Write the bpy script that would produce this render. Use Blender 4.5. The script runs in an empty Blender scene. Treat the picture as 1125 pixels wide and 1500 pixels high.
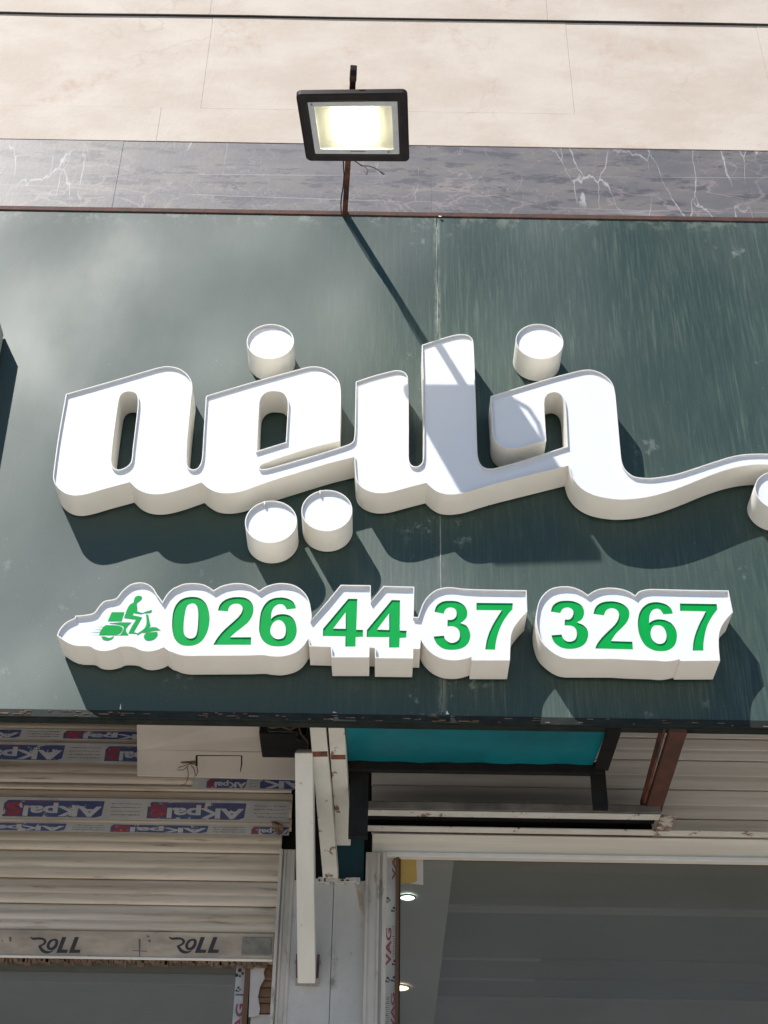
import bpy, bmesh, math, random
from mathutils import Vector, Matrix
from mathutils.geometry import tessellate_polygon
random.seed(7)
sc = bpy.context.scene
COL = sc.collection
rad = math.radians

# ------------------------------------------------------------------ camera
F = 2103.0; PITCH = rad(36.0); ROLL = rad(0.9); CAM = Vector((0, 0, 1.6))
FW = Vector((0, math.cos(PITCH), math.sin(PITCH)))
_R = Vector((1, 0, 0)); _U = _R.cross(FW)
RT = _R*math.cos(ROLL)+_U*math.sin(ROLL)
UP = -_R*math.sin(ROLL)+_U*math.cos(ROLL)
cd = bpy.data.cameras.new('camera'); cam = bpy.data.objects.new('camera', cd); COL.objects.link(cam)
cd.sensor_fit = 'VERTICAL'; cd.sensor_height = 36; cd.lens = 36*F/1500
cd.clip_start = .05; cd.clip_end = 500
m = Matrix((RT, UP, -FW)).transposed().to_4x4(); m.translation = CAM
cam.matrix_world = m
sc.camera = cam

# ------------------------------------------------------------------ sky, sun, exposure
SUNV = Vector((.80, 1.0, -1.567)).normalized()          # direction the light travels
w = bpy.data.worlds.new('World'); sc.world = w; w.use_nodes = True
nt = w.node_tree; bg = nt.nodes['Background']
sky = nt.nodes.new('ShaderNodeTexSky'); sky.sky_type = 'NISHITA'; sky.sun_disc = False
sky.sun_elevation = math.asin(-SUNV.z)
sky.sun_rotation = math.atan2(-SUNV.x, -SUNV.y) % (2*math.pi)
sky.air_density = 1.0; sky.dust_density = .0; sky.ozone_density = 3.5
nt.links.new(sky.outputs[0], bg.inputs[0]); bg.inputs[1].default_value = .088
sl = bpy.data.lights.new('sun', 'SUN'); sl.energy = 5.0; sl.angle = rad(.53); sl.color = (1, .96, .905)
so = bpy.data.objects.new('sun', sl); COL.objects.link(so)
so.rotation_euler = SUNV.to_track_quat('-Z', 'Y').to_euler(); so.location = (-3, -6, 12)
sc.view_settings.view_transform = 'Standard'; sc.view_settings.look = 'None'
sc.view_settings.exposure = .24; sc.view_settings.gamma = 1; sc.view_settings.use_curve_mapping = False
sc.render.engine = 'CYCLES'

# ------------------------------------------------------------------ pixel of the photo -> point on the vertical plane y = Y
def at(x, y, Y):
    d = FW*F+RT*(x-562.5)-UP*(y-750)
    return CAM+d*(Y/d.y)
def zat(y, Y, x=562.5): return at(x, y, Y).z
def xat(x, y, Y): return at(x, y, Y).x
def Z(x0, y0, s, pts):                                  # points read off an enlarged crop
    return [((p[0]/s+x0, p[1]/s+y0)+tuple(p[2:])) for p in pts]

# ------------------------------------------------------------------ materials
def mk(name, c, rough=.6, metal=0., c2=None, scale=6., amt=.5, stretch=(1, 1, 1), bump=0., bscale=60., bstretch=(1, 1, 1),
       spec=.5, spots=None, spot_scale=30., spot_lo=.62, spot_hi=.7, rvar=0., emit=None, es=0., spot_stretch=(1, 1, 1), rspot=None):
    m = bpy.data.materials.new(name); m.use_nodes = True
    n = m.node_tree.nodes; l = m.node_tree.links; b = n['Principled BSDF']
    b.inputs['Roughness'].default_value = rough; b.inputs['Metallic'].default_value = metal
    b.inputs['Specular IOR Level'].default_value = spec
    g = n.new('ShaderNodeNewGeometry')
    def noise(sc_, st, det=6, rg=.6):
        mp = n.new('ShaderNodeMapping'); mp.inputs['Scale'].default_value = st
        l.new(g.outputs['Position'], mp.inputs['Vector'])
        t = n.new('ShaderNodeTexNoise'); t.inputs['Scale'].default_value = sc_; t.inputs['Detail'].default_value = det
        t.inputs['Roughness'].default_value = rg; l.new(mp.outputs[0], t.inputs['Vector']); return t
    def ramp(src, lo, hi):
        r = n.new('ShaderNodeMapRange'); r.inputs['From Min'].default_value = lo; r.inputs['From Max'].default_value = hi
        r.interpolation_type = 'SMOOTHSTEP'; l.new(src, r.inputs['Value']); return r.outputs[0]
    def mix(f, a, bb):
        x = n.new('ShaderNodeMix'); x.data_type = 'RGBA'; l.new(f, x.inputs[0])
        for s, v in ((6, a), (7, bb)):
            if isinstance(v, tuple): x.inputs[s].default_value = v+(1,) if len(v) == 3 else v
            else: l.new(v, x.inputs[s])
        return x.outputs[2]
    col = tuple(c)
    if c2:
        col = mix(ramp(noise(scale, stretch).outputs[0], .5-amt*.5, .5+amt*.5), col, tuple(c2))
    if spots:
        f = ramp(noise(spot_scale, spot_stretch, 8, .7).outputs[0], spot_lo, spot_hi)
        col = mix(f, col, tuple(spots))
        if rspot is not None:
            mm = n.new('ShaderNodeMix'); l.new(f, mm.inputs[0]); mm.inputs[2].default_value = rough; mm.inputs[3].default_value = rspot
            l.new(mm.outputs[0], b.inputs['Roughness'])
    if isinstance(col, tuple): b.inputs['Base Color'].default_value = col+(1,)
    else: l.new(col, b.inputs['Base Color'])
    if rvar and rspot is None:
        r = n.new('ShaderNodeMapRange'); l.new(noise(scale*1.7, stretch).outputs[0], r.inputs['Value'])
        r.inputs['From Min'].default_value = .3; r.inputs['From Max'].default_value = .7
        r.inputs['To Min'].default_value = rough-rvar; r.inputs['To Max'].default_value = rough+rvar
        l.new(r.outputs[0], b.inputs['Roughness'])
    if bump:
        bp = n.new('ShaderNodeBump'); bp.inputs['Strength'].default_value = 1; bp.inputs['Distance'].default_value = bump
        l.new(noise(bscale, bstretch).outputs[0], bp.inputs['Height']); l.new(bp.outputs[0], b.inputs['Normal'])
    if emit:
        b.inputs['Emission Color'].default_value = tuple(emit)+(1,); b.inputs['Emission Strength'].default_value = es
    m['nodes_ready'] = True
    return m

def beige_stone():
    m = mk('beige_stone', (.54, .455, .385), .7, c2=(.62, .55, .48), scale=3.2, amt=.38, stretch=(1, 1, 1.8), bump=.0010, bscale=70,
           spots=(.47, .32, .24), spot_scale=3.4, spot_lo=.54, spot_hi=.80, spec=.4)
    n = m.node_tree.nodes; l = m.node_tree.links; b = n['Principled BSDF']
    g = [x for x in n if x.type == 'NEW_GEOMETRY'][0]
    src = b.inputs['Base Color'].links[0].from_socket
    nz = n.new('ShaderNodeTexNoise'); nz.inputs['Scale'].default_value = 2.3; nz.inputs['Detail'].default_value = 5
    l.new(g.outputs['Position'], nz.inputs['Vector'])
    ad = n.new('ShaderNodeMixRGB'); ad.blend_type = 'LINEAR_LIGHT'; ad.inputs[0].default_value = .45
    l.new(g.outputs['Position'], ad.inputs[1]); l.new(nz.outputs['Color'], ad.inputs[2])
    v = n.new('ShaderNodeTexVoronoi'); v.feature = 'DISTANCE_TO_EDGE'; v.inputs['Scale'].default_value = 1.5
    l.new(ad.outputs[0], v.inputs['Vector'])
    r = n.new('ShaderNodeMapRange'); l.new(v.outputs['Distance'], r.inputs['Value'])
    r.inputs['From Min'].default_value = 0; r.inputs['From Max'].default_value = .014; r.inputs['To Min'].default_value = .25; r.inputs['To Max'].default_value = 0
    # veins only in patches
    n2 = n.new('ShaderNodeTexNoise'); n2.inputs['Scale'].default_value = 1.7; l.new(g.outputs['Position'], n2.inputs['Vector'])
    r2 = n.new('ShaderNodeMapRange'); l.new(n2.outputs[0], r2.inputs['Value']); r2.inputs['From Min'].default_value = .5; r2.inputs['From Max'].default_value = .62
    mu = n.new('ShaderNodeMath'); mu.operation = 'MULTIPLY'; l.new(r.outputs[0], mu.inputs[0]); l.new(r2.outputs[0], mu.inputs[1])
    x = n.new('ShaderNodeMix'); x.data_type = 'RGBA'; l.new(mu.outputs[0], x.inputs[0]); l.new(src, x.inputs[6])
    x.inputs[7].default_value = (.36, .26, .21, 1); l.new(x.outputs[2], b.inputs['Base Color'])
    return m

def grey_marble():
    m = mk('grey_marble', (.125, .122, .137), .5, c2=(.185, .168, .163), scale=4.5, amt=.34, stretch=(.8, 1, 2.6),
           spots=(.092, .088, .102), spot_scale=8, spot_lo=.53, spot_hi=.60, spot_stretch=(.8, 1, 3.), bump=.0004, bscale=90, spec=.5)
    n = m.node_tree.nodes; l = m.node_tree.links; b = n['Principled BSDF']
    g = [x for x in n if x.type == 'NEW_GEOMETRY'][0]
    def addvein(scale, dist, width, col, strength, patch_s, lo, hi, st=(1, 1, 1), rot=(0, 0, 0)):
        src = b.inputs['Base Color'].links[0].from_socket
        mp = n.new('ShaderNodeMapping'); mp.inputs['Scale'].default_value = st; mp.inputs['Rotation'].default_value = rot
        l.new(g.outputs['Position'], mp.inputs['Vector'])
        nz = n.new('ShaderNodeTexNoise'); nz.inputs['Scale'].default_value = 4; nz.inputs['Detail'].default_value = 6; l.new(mp.outputs[0], nz.inputs['Vector'])
        ad = n.new('ShaderNodeMixRGB'); ad.blend_type = 'LINEAR_LIGHT'; ad.inputs[0].default_value = dist
        l.new(mp.outputs[0], ad.inputs[1]); l.new(nz.outputs['Color'], ad.inputs[2])
        v = n.new('ShaderNodeTexVoronoi'); v.feature = 'DISTANCE_TO_EDGE'; v.inputs['Scale'].default_value = scale; l.new(ad.outputs[0], v.inputs['Vector'])
        r = n.new('ShaderNodeMapRange'); l.new(v.outputs['Distance'], r.inputs['Value'])
        r.interpolation_type = 'SMOOTHSTEP'; r.inputs['From Min'].default_value = 0; r.inputs['From Max'].default_value = width; r.inputs['To Min'].default_value = strength; r.inputs['To Max'].default_value = 0
        n2 = n.new('ShaderNodeTexNoise'); n2.inputs['Scale'].default_value = patch_s; n2.inputs['Detail'].default_value = 4; l.new(g.outputs['Position'], n2.inputs['Vector'])
        r2 = n.new('ShaderNodeMapRange'); l.new(n2.outputs[0], r2.inputs['Value']); r2.inputs['From Min'].default_value = lo; r2.inputs['From Max'].default_value = hi
        mu = n.new('ShaderNodeMath'); mu.operation = 'MULTIPLY'; l.new(r.outputs[0], mu.inputs[0]); l.new(r2.outputs[0], mu.inputs[1])
        x = n.new('ShaderNodeMix'); x.data_type = 'RGBA'; l.new(mu.outputs[0], x.inputs[0]); l.new(src, x.inputs[6])
        x.inputs[7].default_value = col; l.new(x.outputs[2], b.inputs['Base Color'])
    addvein(4, .22, .05, (.33, .27, .26, 1), .6, 2.0, .45, .6, (1, 1, 2.2))
    addvein(2.6, .12, .016, (.55, .54, .56, 1), .62, 3.1, .52, .62, (3.2, 1, .75), (0, .62, 0))
    addvein(5.0, .25, .010, (.50, .48, .48, 1), .35, 2.2, .50, .60, (1.2, 1, 1), (0, .3, 0))
    addvein(9.0, .35, .03, (.34, .30, .30, 1), .5, 2.9, .46, .60, (1.0, 1, 1.6), (0, .2, 0))
    addvein(1.2, .05, .012, (.42, .40, .40, 1), .6, 1.5, .42, .55, (.12, 1, 5), (0, .03, 0))
    return m

SHEET_OFF = (3.1, .5, 1.9)
def sheet_green():
    m = bpy.data.materials.new('green_sheet'); m.use_nodes = True
    n = m.node_tree.nodes; l = m.node_tree.links; b = n['Principled BSDF']
    g = n.new('ShaderNodeNewGeometry')
    def noise(s, st, det=6, rg=.6, off=(0, 0, 0)):
        mp = n.new('ShaderNodeMapping'); mp.inputs['Scale'].default_value = st; mp.inputs['Location'].default_value = off
        l.new(g.outputs['Position'], mp.inputs['Vector'])
        t = n.new('ShaderNodeTexNoise'); t.inputs['Scale'].default_value = s; t.inputs['Detail'].default_value = det; t.inputs['Roughness'].default_value = rg
        l.new(mp.outputs[0], t.inputs['Vector']); return t.outputs[0]
    def rmp(src, a, c, lo=0., hi=1.):
        r = n.new('ShaderNodeMapRange'); r.interpolation_type = 'SMOOTHSTEP'; l.new(src, r.inputs['Value'])
        for k, v in zip(('From Min', 'From Max', 'To Min', 'To Max'), (a, c, lo, hi)): r.inputs[k].default_value = v
        return r.outputs[0]
    def mul(a, c):
        x = n.new('ShaderNodeMath'); x.operation = 'MULTIPLY'; l.new(a, x.inputs[0])
        if isinstance(c, (int, float)): x.inputs[1].default_value = c
        else: l.new(c, x.inputs[1])
        return x.outputs[0]
    def mix(f, a, c):
        x = n.new('ShaderNodeMix'); x.data_type = 'RGBA'; l.new(f, x.inputs[0])
        for s, v in ((6, a), (7, c)):
            if isinstance(v, tuple): x.inputs[s].default_value = v+(1,)
            else: l.new(v, x.inputs[s])
        return x.outputs[2]
    sp = n.new('ShaderNodeSeparateXYZ'); l.new(g.outputs['Position'], sp.inputs[0])
    col = mix(rmp(noise(1.6, (1, 1, 1)), .35, .65), (.005, .030, .027), (.010, .038, .028))
    # long vertical dribbles, strongest towards the right-hand sheets
    st = rmp(noise(75, (1, 1, .045), 5, .65), .48, .78)
    st = mul(st, rmp(noise(6, (1, 1, .35), 4, .6, (2, 0, 0)), .35, .65))
    st = mul(st, rmp(noise(1.6, (1, 1, .8), 3, .5, (3, 0, 1)), .36, .60))
    st = mul(st, rmp(sp.outputs[0], -.35, .60, .05, .62))
    col = mix(st, col, (.20, .26, .20))
    fine = mul(rmp(noise(120, (1, 1, .05), 6, .7), .42, .72), rmp(sp.outputs[0], -.55, .35, .0, .45))
    fine = mul(fine, rmp(noise(4, (1, 1, .5), 4, .6, (6, 0, 0)), .3, .65, .35, 1))
    col = mix(fine, col, (.085, .135, .105))
    grit = rmp(noise(420, (1, 1, .5), 2, .6), .60, .74, 0, .40)
    col = mix(grit, col, (.15, .20, .17))
    # chalk and scratches along the joint of the sheets
    xs_ = xat(644, 700, 3.2)
    sd = n.new('ShaderNodeMath'); sd.operation = 'SUBTRACT'; l.new(sp.outputs[0], sd.inputs[0]); sd.inputs[1].default_value = xs_
    sa = n.new('ShaderNodeMath'); sa.operation = 'ABSOLUTE'; l.new(sd.outputs[0], sa.inputs[0])
    jn = mul(rmp(sa.outputs[0], .0, .016, 1, 0), rmp(noise(38, (1, 1, .25), 7, .75), .42, .60))
    jn = mul(jn, rmp(noise(3, (.1, 1, 1), 3, .6), .45, .60, .04, .50))
    col = mix(jn, col, (.36, .40, .34))
    jw = mul(rmp(sa.outputs[0], .03, .16, 1, 0), rmp(noise(26, (1, 1, .8), 8, .75, (4, 0, 0)), .56, .66, 0, .55))
    col = mix(mul(jw, rmp(noise(2.4, (.3, 1, 1), 2, .5, (0, 0, 3)), .45, .6)), col, (.32, .35, .30))
    # chalky patches and small flakes
    ch = mul(rmp(noise(9, (1, 1, .7), 8, .75, (1.5, 0, 0)), .60, .72), rmp(noise(1.1, (1, 1, 1), 2, .5, (5, 0, 2)), .45, .62, 0, .5))
    col = mix(ch, col, (.30, .34, .31))
    sp2 = rmp(noise(230, (1, 1, .6), 2, .5), .72, .78, 0, .55)
    col = mix(sp2, col, (.36, .40, .37))
    # a little dirt right under the top edge
    edge = mul(rmp(sp.outputs[2], 5.03, 5.11), rmp(noise(19, (1, 1, .8), 7, .75), .50, .62, 0, .4))
    col = mix(edge, col, (.22, .25, .21))
    # sheen of the left side painted into the colour, fading towards the right
    sheen_tint = mul(rmp(sp.outputs[0], -1.1, .25, 1, 0), rmp(noise(1.2, (1, 1, .6), 3, .5, (9, 0, 0)), .3, .7, .35, .8))
    col = mix(mul(sheen_tint, .05), col, (.36, .38, .39))
    l.new(col, b.inputs['Base Color'])
    b.inputs['Specular IOR Level'].default_value = .75
    b.inputs['Metallic'].default_value = .06
    l.new(rmp(noise(3, (1, 1, .6), 5, .6), .3, .7, .52, .60), b.inputs['Roughness'])
    bp = n.new('ShaderNodeBump'); bp.inputs['Distance'].default_value = .10; l.new(noise(1.25, (1, 1, .8), 1, .4, SHEET_OFF), bp.inputs['Height'])
    bp2 = n.new('ShaderNodeBump'); bp2.inputs['Distance'].default_value = .00008; l.new(noise(60, (1, 1, .08), 4, .6), bp2.inputs['Height'])
    l.new(bp.outputs[0], bp2.inputs['Normal']); l.new(bp2.outputs[0], b.inputs['Normal'])
    return m

M = {}
M['stone'] = beige_stone(); M['marble'] = grey_marble(); M['green'] = sheet_green()
M['joint'] = mk('joint_mortar', (.50, .43, .39), .9, c2=(.55, .48, .44), scale=20, bump=.002)
M['black_line'] = mk('groove_shade_black', (.02, .02, .02), .7, c2=(.05, .045, .04), scale=30, amt=.6, bump=.001)
M['face'] = mk('white_acrylic', (.74, .76, .81), .30, c2=(.71, .735, .79), scale=5, amt=.6, spec=.5, bump=.0006, bscale=2.5)
M['band'] = mk('cream_side_band', (.85, .83, .77), .5, c2=(.80, .77, .705), scale=7, amt=.6, spots=(.30, .25, .19), spot_scale=26, spot_lo=.68, spot_hi=.78, bump=.0004, bscale=40)
M['rim'] = mk('white_rim', (.72, .73, .73), .45, c2=(.62, .62, .61), scale=18, amt=.6)
M['digit'] = mk('green_acrylic', (.0, .33, .065), .5, c2=(.0, .30, .055), scale=30, amt=.6, spec=.12)
M['speed'] = mk('speed_line_green', (.30, .42, .36), .5)
M['hole'] = mk('black_hole', (.015, .013, .012), .9)
M['rust'] = mk('rust', (.085, .025, .016), .8, c2=(.17, .055, .03), scale=28, amt=.5, bump=.002, bscale=90, spots=(.035, .02, .02), spot_scale=16, spot_lo=.5, spot_hi=.62)
M['rust_red'] = mk('red_primer_rust', (.105, .034, .020), .75, c2=(.045, .022, .016), scale=22, amt=.5, bump=.0015, bscale=80, spots=(.42, .30, .26), spot_scale=34, spot_lo=.68, spot_hi=.73, spot_stretch=(.6, 1, 1.6))
M['black_iron'] = mk('black_iron', (.006, .006, .0065), .6, c2=(.014, .013, .012), scale=20, amt=.6, spec=.2, bump=.0015, bscale=60)
M['trim'] = mk('dark_sheet_edge', (.008, .012, .011), .6, spec=.2, c2=(.02, .026, .023), scale=24, amt=.5, stretch=(1, 1, 3), spots=(.26, .25, .22), spot_scale=40, spot_lo=.70, spot_hi=.73, spot_stretch=(.25, 1, 1.5), bump=.001)
M['lamp_black'] = mk('lamp_black', (.012, .010, .010), .6, c2=(.022, .018, .017), scale=40, amt=.6, spec=.25, bump=.0006, bscale=200)
M['lamp_grey'] = mk('lamp_seal', (.50, .53, .54), .5, c2=(.42, .45, .46), scale=40, amt=.5)
M['reflector'] = mk('lamp_reflector', (.68, .655, .59), .45, c2=(.62, .60, .53), scale=12, amt=.5)
M['led'] = mk('lit_led', (1, .95, .8), .5, emit=(1, .90, .74), es=46)
M['screw'] = mk('screw_steel', (.3, .3, .3), .35, .8, c2=(.2, .18, .16), scale=120)
M['white_steel'] = mk('white_painted_steel', (.60, .59, .54), .5, c2=(.52, .51, .46), scale=6, amt=.4, stretch=(2, 1, .3), bump=.0010, bscale=40, spots=(.36, .31, .25), spot_scale=24, spot_lo=.62, spot_hi=.70)
M['peel'] = mk('peeling_white_paint', (.58, .57, .52), .6, c2=(.48, .47, .42), scale=12, amt=.5, bump=.0012, bscale=70, spots=(.17, .09, .055), spot_scale=22, spot_lo=.585, spot_hi=.63)
M['slat'] = mk('shutter_aluminium', (.60, .52, .43), .5, .0, c2=(.40, .33, .25), scale=5, amt=.4, stretch=(.3, 1, 8), bump=.0008, bscale=70, bstretch=(.1, 1, 1), spots=(.19, .14, .10), spot_scale=15, spot_lo=.53, spot_hi=.76, spot_stretch=(.4, 1, 5))
M['slat_light'] = mk('pale_shutter_plank', (.78, .74, .67), .5, .0, c2=(.66, .61, .54), scale=5, amt=.4, stretch=(.3, 1, 9), bump=.0008, bscale=60, bstretch=(.1, 1, 1), spots=(.40, .35, .28), spot_scale=16, spot_lo=.62, spot_hi=.76, spot_stretch=(.5, 1, 5))
M['bottom_bar'] = mk('dirty_bottom_bar', (.56, .46, .35), .55, .0, c2=(.27, .22, .17), scale=9, amt=.5, stretch=(.6, 1, 1.5), spots=(.12, .09, .07), spot_scale=32, spot_lo=.63, spot_hi=.72, bump=.0006)
M['fringe'] = mk('crusted_rust', (.09, .05, .03), .9, c2=(.22, .15, .10), scale=60, amt=.5, bump=.004, bscale=120)
M['tape'] = mk('worn_tape', (.44, .44, .43), .5, c2=(.33, .33, .33), scale=14, amt=.5, spots=(.50, .46, .40), spot_scale=22, spot_lo=.60, spot_hi=.64)
M['tape_blue'] = mk('tape_blue', (.045, .06, .155), .5, c2=(.07, .085, .18), scale=20, spots=(.46, .44, .40), spot_scale=30, spot_lo=.585, spot_hi=.61)
M['tape_white'] = mk('tape_print_white', (.46, .47, .48), .5, c2=(.36, .37, .40), scale=20, spots=(.10, .12, .22), spot_scale=50, spot_lo=.62, spot_hi=.66)
M['tape_red'] = mk('tape_print_red', (.30, .05, .06), .5, c2=(.20, .04, .06), scale=30, spots=(.4, .38, .36), spot_scale=45, spot_lo=.60, spot_hi=.63)
M['tape_ink'] = mk('tape_print_ink', (.10, .09, .10), .6)
M['ink'] = mk('black_ink', (.03, .026, .024), .5)
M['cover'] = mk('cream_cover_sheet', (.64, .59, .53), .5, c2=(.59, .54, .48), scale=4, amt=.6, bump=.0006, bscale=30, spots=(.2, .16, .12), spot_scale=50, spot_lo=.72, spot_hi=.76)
M['column'] = mk('grey_column', (.50, .485, .45), .7, c2=(.40, .39, .365), scale=5, amt=.4, stretch=(1, 1, .5), bump=.0020, bscale=40, spots=(.17, .16, .15), spot_scale=11, spot_lo=.56, spot_hi=.70, spot_stretch=(1.4, 1, .8))
M['rail'] = mk('beige_rail', (.52, .48, .42), .5, .0, c2=(.33, .30, .265), scale=7, amt=.5, stretch=(2, 1, .5), bump=.0005, spots=(.19, .17, .14), spot_scale=12, spot_lo=.57, spot_hi=.70, spot_stretch=(2, 1, .7))
M['teal'] = mk('teal_sheet', (.003, .16, .19), .38, c2=(.002, .10, .125), scale=5, amt=.5, bump=.003, bscale=6, spots=(.42, .50, .50), spot_scale=11, spot_lo=.745, spot_hi=.755, spot_stretch=(.7, 1, 1))
M['teal_dark'] = mk('dark_teal', (.006, .045, .062), .5, c2=(.012, .065, .08), scale=9)
M['wood'] = mk('brown_wood', (.15, .075, .025), .55, c2=(.10, .05, .024), scale=16, amt=.5, stretch=(4, 1, .3))
M['board'] = mk('wooden_board', (.24, .135, .065), .6, c2=(.13, .07, .035), scale=8, amt=.4, stretch=(.8, 1, 6), bump=.001)
M['paper'] = mk('white_paper', (.52, .49, .47), .8, c2=(.46, .43, .41), scale=9, bump=.001, bscale=20)
M['yellow'] = mk('yellow_paper', (.44, .31, .09), .8, c2=(.38, .26, .07), scale=7)
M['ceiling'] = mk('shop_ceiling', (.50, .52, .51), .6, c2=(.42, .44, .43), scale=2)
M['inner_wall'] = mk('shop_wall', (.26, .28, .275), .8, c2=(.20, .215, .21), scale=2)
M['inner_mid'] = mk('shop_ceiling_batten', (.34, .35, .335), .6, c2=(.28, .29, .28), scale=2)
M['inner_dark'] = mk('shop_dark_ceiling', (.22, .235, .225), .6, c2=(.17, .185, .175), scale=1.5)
M['down'] = mk('lit_downlight', (1, 1, 1), .5, emit=(.85, 1, .9), es=6)
M['down_warm'] = mk('lit_downlight_warm', (1, 1, 1), .5, emit=(1, .8, .5), es=6)
M['ground'] = mk('concrete_ground', (.30, .28, .25), .85, c2=(.26, .24, .22), scale=3, bump=.003, bscale=40)
M['floor'] = mk('tile_floor', (.30, .29, .28), .5, c2=(.26, .25, .24), scale=3)
M['wire'] = mk('wire_black', (.02, .018, .018), .6)
M['wire_brown'] = mk('wire_brown', (.10, .06, .04), .7)
def glass():
    m = bpy.data.materials.new('dusty_glass'); m.use_nodes = True
    n = m.node_tree.nodes; l = m.node_tree.links; b = n['Principled BSDF']
    b.inputs['Base Color'].default_value = (.26, .26, .24, 1); b.inputs['Roughness'].default_value = .04
    b.inputs['Specular IOR Level'].default_value = .5
    tr = n.new('ShaderNodeBsdfTransparent'); tr.inputs[0].default_value = (.70, .70, .68, 1)
    mx = n.new('ShaderNodeMixShader'); g = n.new('ShaderNodeNewGeometry')
    t = n.new('ShaderNodeTexNoise'); t.inputs['Scale'].default_value = 3; t.inputs['Detail'].default_value = 5; l.new(g.outputs['Position'], t.inputs['Vector'])
    r = n.new('ShaderNodeMapRange'); l.new(t.outputs[0], r.inputs['Value']); r.inputs['From Min'].default_value = .3; r.inputs['From Max'].default_value = .7
    r.inputs['To Min'].default_value = .26; r.inputs['To Max'].default_value = .34
    l.new(r.outputs[0], mx.inputs[0]); l.new(tr.outputs[0], mx.inputs[1]); l.new(b.outputs[0], mx.inputs[2])
    l.new(mx.outputs[0], n['Material Output'].inputs[0]); return m
M['glass'] = glass()
def clear_glass():
    m = bpy.data.materials.new('lamp_glass'); m.use_nodes = True
    n = m.node_tree.nodes; l = m.node_tree.links; b = n['Principled BSDF']
    b.inputs['Base Color'].default_value = (.5, .52, .45, 1); b.inputs['Roughness'].default_value = .12
    tr = n.new('ShaderNodeBsdfTransparent'); tr.inputs[0].default_value = (.95, .97, .9, 1)
    mx = n.new('ShaderNodeMixShader'); mx.inputs[0].default_value = .16
    l.new(tr.outputs[0], mx.inputs[1]); l.new(b.outputs[0], mx.inputs[2]); l.new(mx.outputs[0], n['Material Output'].inputs[0]); return m
M['lamp_glass'] = clear_glass()

# ------------------------------------------------------------------ object helpers
ORG = {}
def thing(name, label, cat, loc, group=None):
    o = bpy.data.objects.new(name, None); COL.objects.link(o); o.location = loc; o.empty_display_size = .1
    o['label'] = label; o['category'] = cat
    if group: o['group'] = group
    ORG[o.name] = Vector(loc); return o
def obj(name, vf, mat, parent=None, bevel=0., smooth=False, kind=None, label=None, seg=2):
    v, f = vf
    org = ORG[parent.name] if parent else Vector((0, 0, 0))
    me = bpy.data.meshes.new(name); me.from_pydata([tuple(Vector(p)-org) for p in v], [], f); me.update()
    if isinstance(mat, str): mat = M[mat]
    me.materials.append(mat)
    o = bpy.data.objects.new(name, me); COL.objects.link(o)
    if parent: o.parent = parent; ORG[o.name] = org
    bm = bmesh.new(); bm.from_mesh(me); bmesh.ops.recalc_face_normals(bm, faces=bm.faces); bm.to_mesh(me); bm.free()
    if smooth:
        for p in me.polygons: p.use_smooth = True
        me.set_sharp_from_angle(angle=rad(38))
    if bevel:
        b = o.modifiers.new('bevel', 'BEVEL'); b.width = bevel; b.segments = seg; b.limit_method = 'ANGLE'; b.angle_limit = rad(35)
    if kind: o['kind'] = kind
    if label: o['label'] = label
    return o
def tag(o, label, cat, group=None):
    o['label'] = label; o['category'] = cat
    if group: o['group'] = group
    return o
def join(*vfs):
    V = []; Fa = []
    for v, f in vfs:
        k = len(V); V += [Vector(p) for p in v]; Fa += [tuple(i+k for i in q) for q in f]
    return V, Fa
BF = [(0, 1, 3, 2), (4, 6, 7, 5), (0, 4, 5, 1), (2, 3, 7, 6), (0, 2, 6, 4), (1, 5, 7, 3)]
def box(x0, x1, y0, y1, z0, z1):
    return [(x, y, z) for x in (x0, x1) for y in (y0, y1) for z in (z0, z1)], BF
def bar(a, b, wx, wz, upv=Vector((0, 0, 1))):           # square tube from a to b
    a = Vector(a); b = Vector(b); d = (b-a).normalized(); s = d.cross(upv).normalized(); t = s.cross(d).normalized()
    V = []
    for e in (a, b):
        for i in (-1, 1):
            for j in (-1, 1): V.append(e+s*i*wx/2+t*j*wz/2)
    return V, [(0, 1, 3, 2), (4, 6, 7, 5), (0, 4, 5, 1), (2, 3, 7, 6), (0, 2, 6, 4), (1, 5, 7, 3)]
def tube(pts, r, n=8):
    pts = [Vector(p) for p in pts]; V = []; Fa = []
    for i, p in enumerate(pts):
        d = (pts[min(i+1, len(pts)-1)]-pts[max(i-1, 0)]).normalized()
        s = d.cross(Vector((.31, .2, .93))).normalized(); t = d.cross(s)
        for k in range(n):
            a = 2*math.pi*k/n; V.append(p+(s*math.cos(a)+t*math.sin(a))*r)
    for i in range(len(pts)-1):
        for k in range(n): Fa.append((i*n+k, i*n+(k+1) % n, (i+1)*n+(k+1) % n, (i+1)*n+k))
    Fa.append(tuple(range(n))); Fa.append(tuple(range((len(pts)-1)*n, len(pts)*n)))
    return V, Fa
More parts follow.
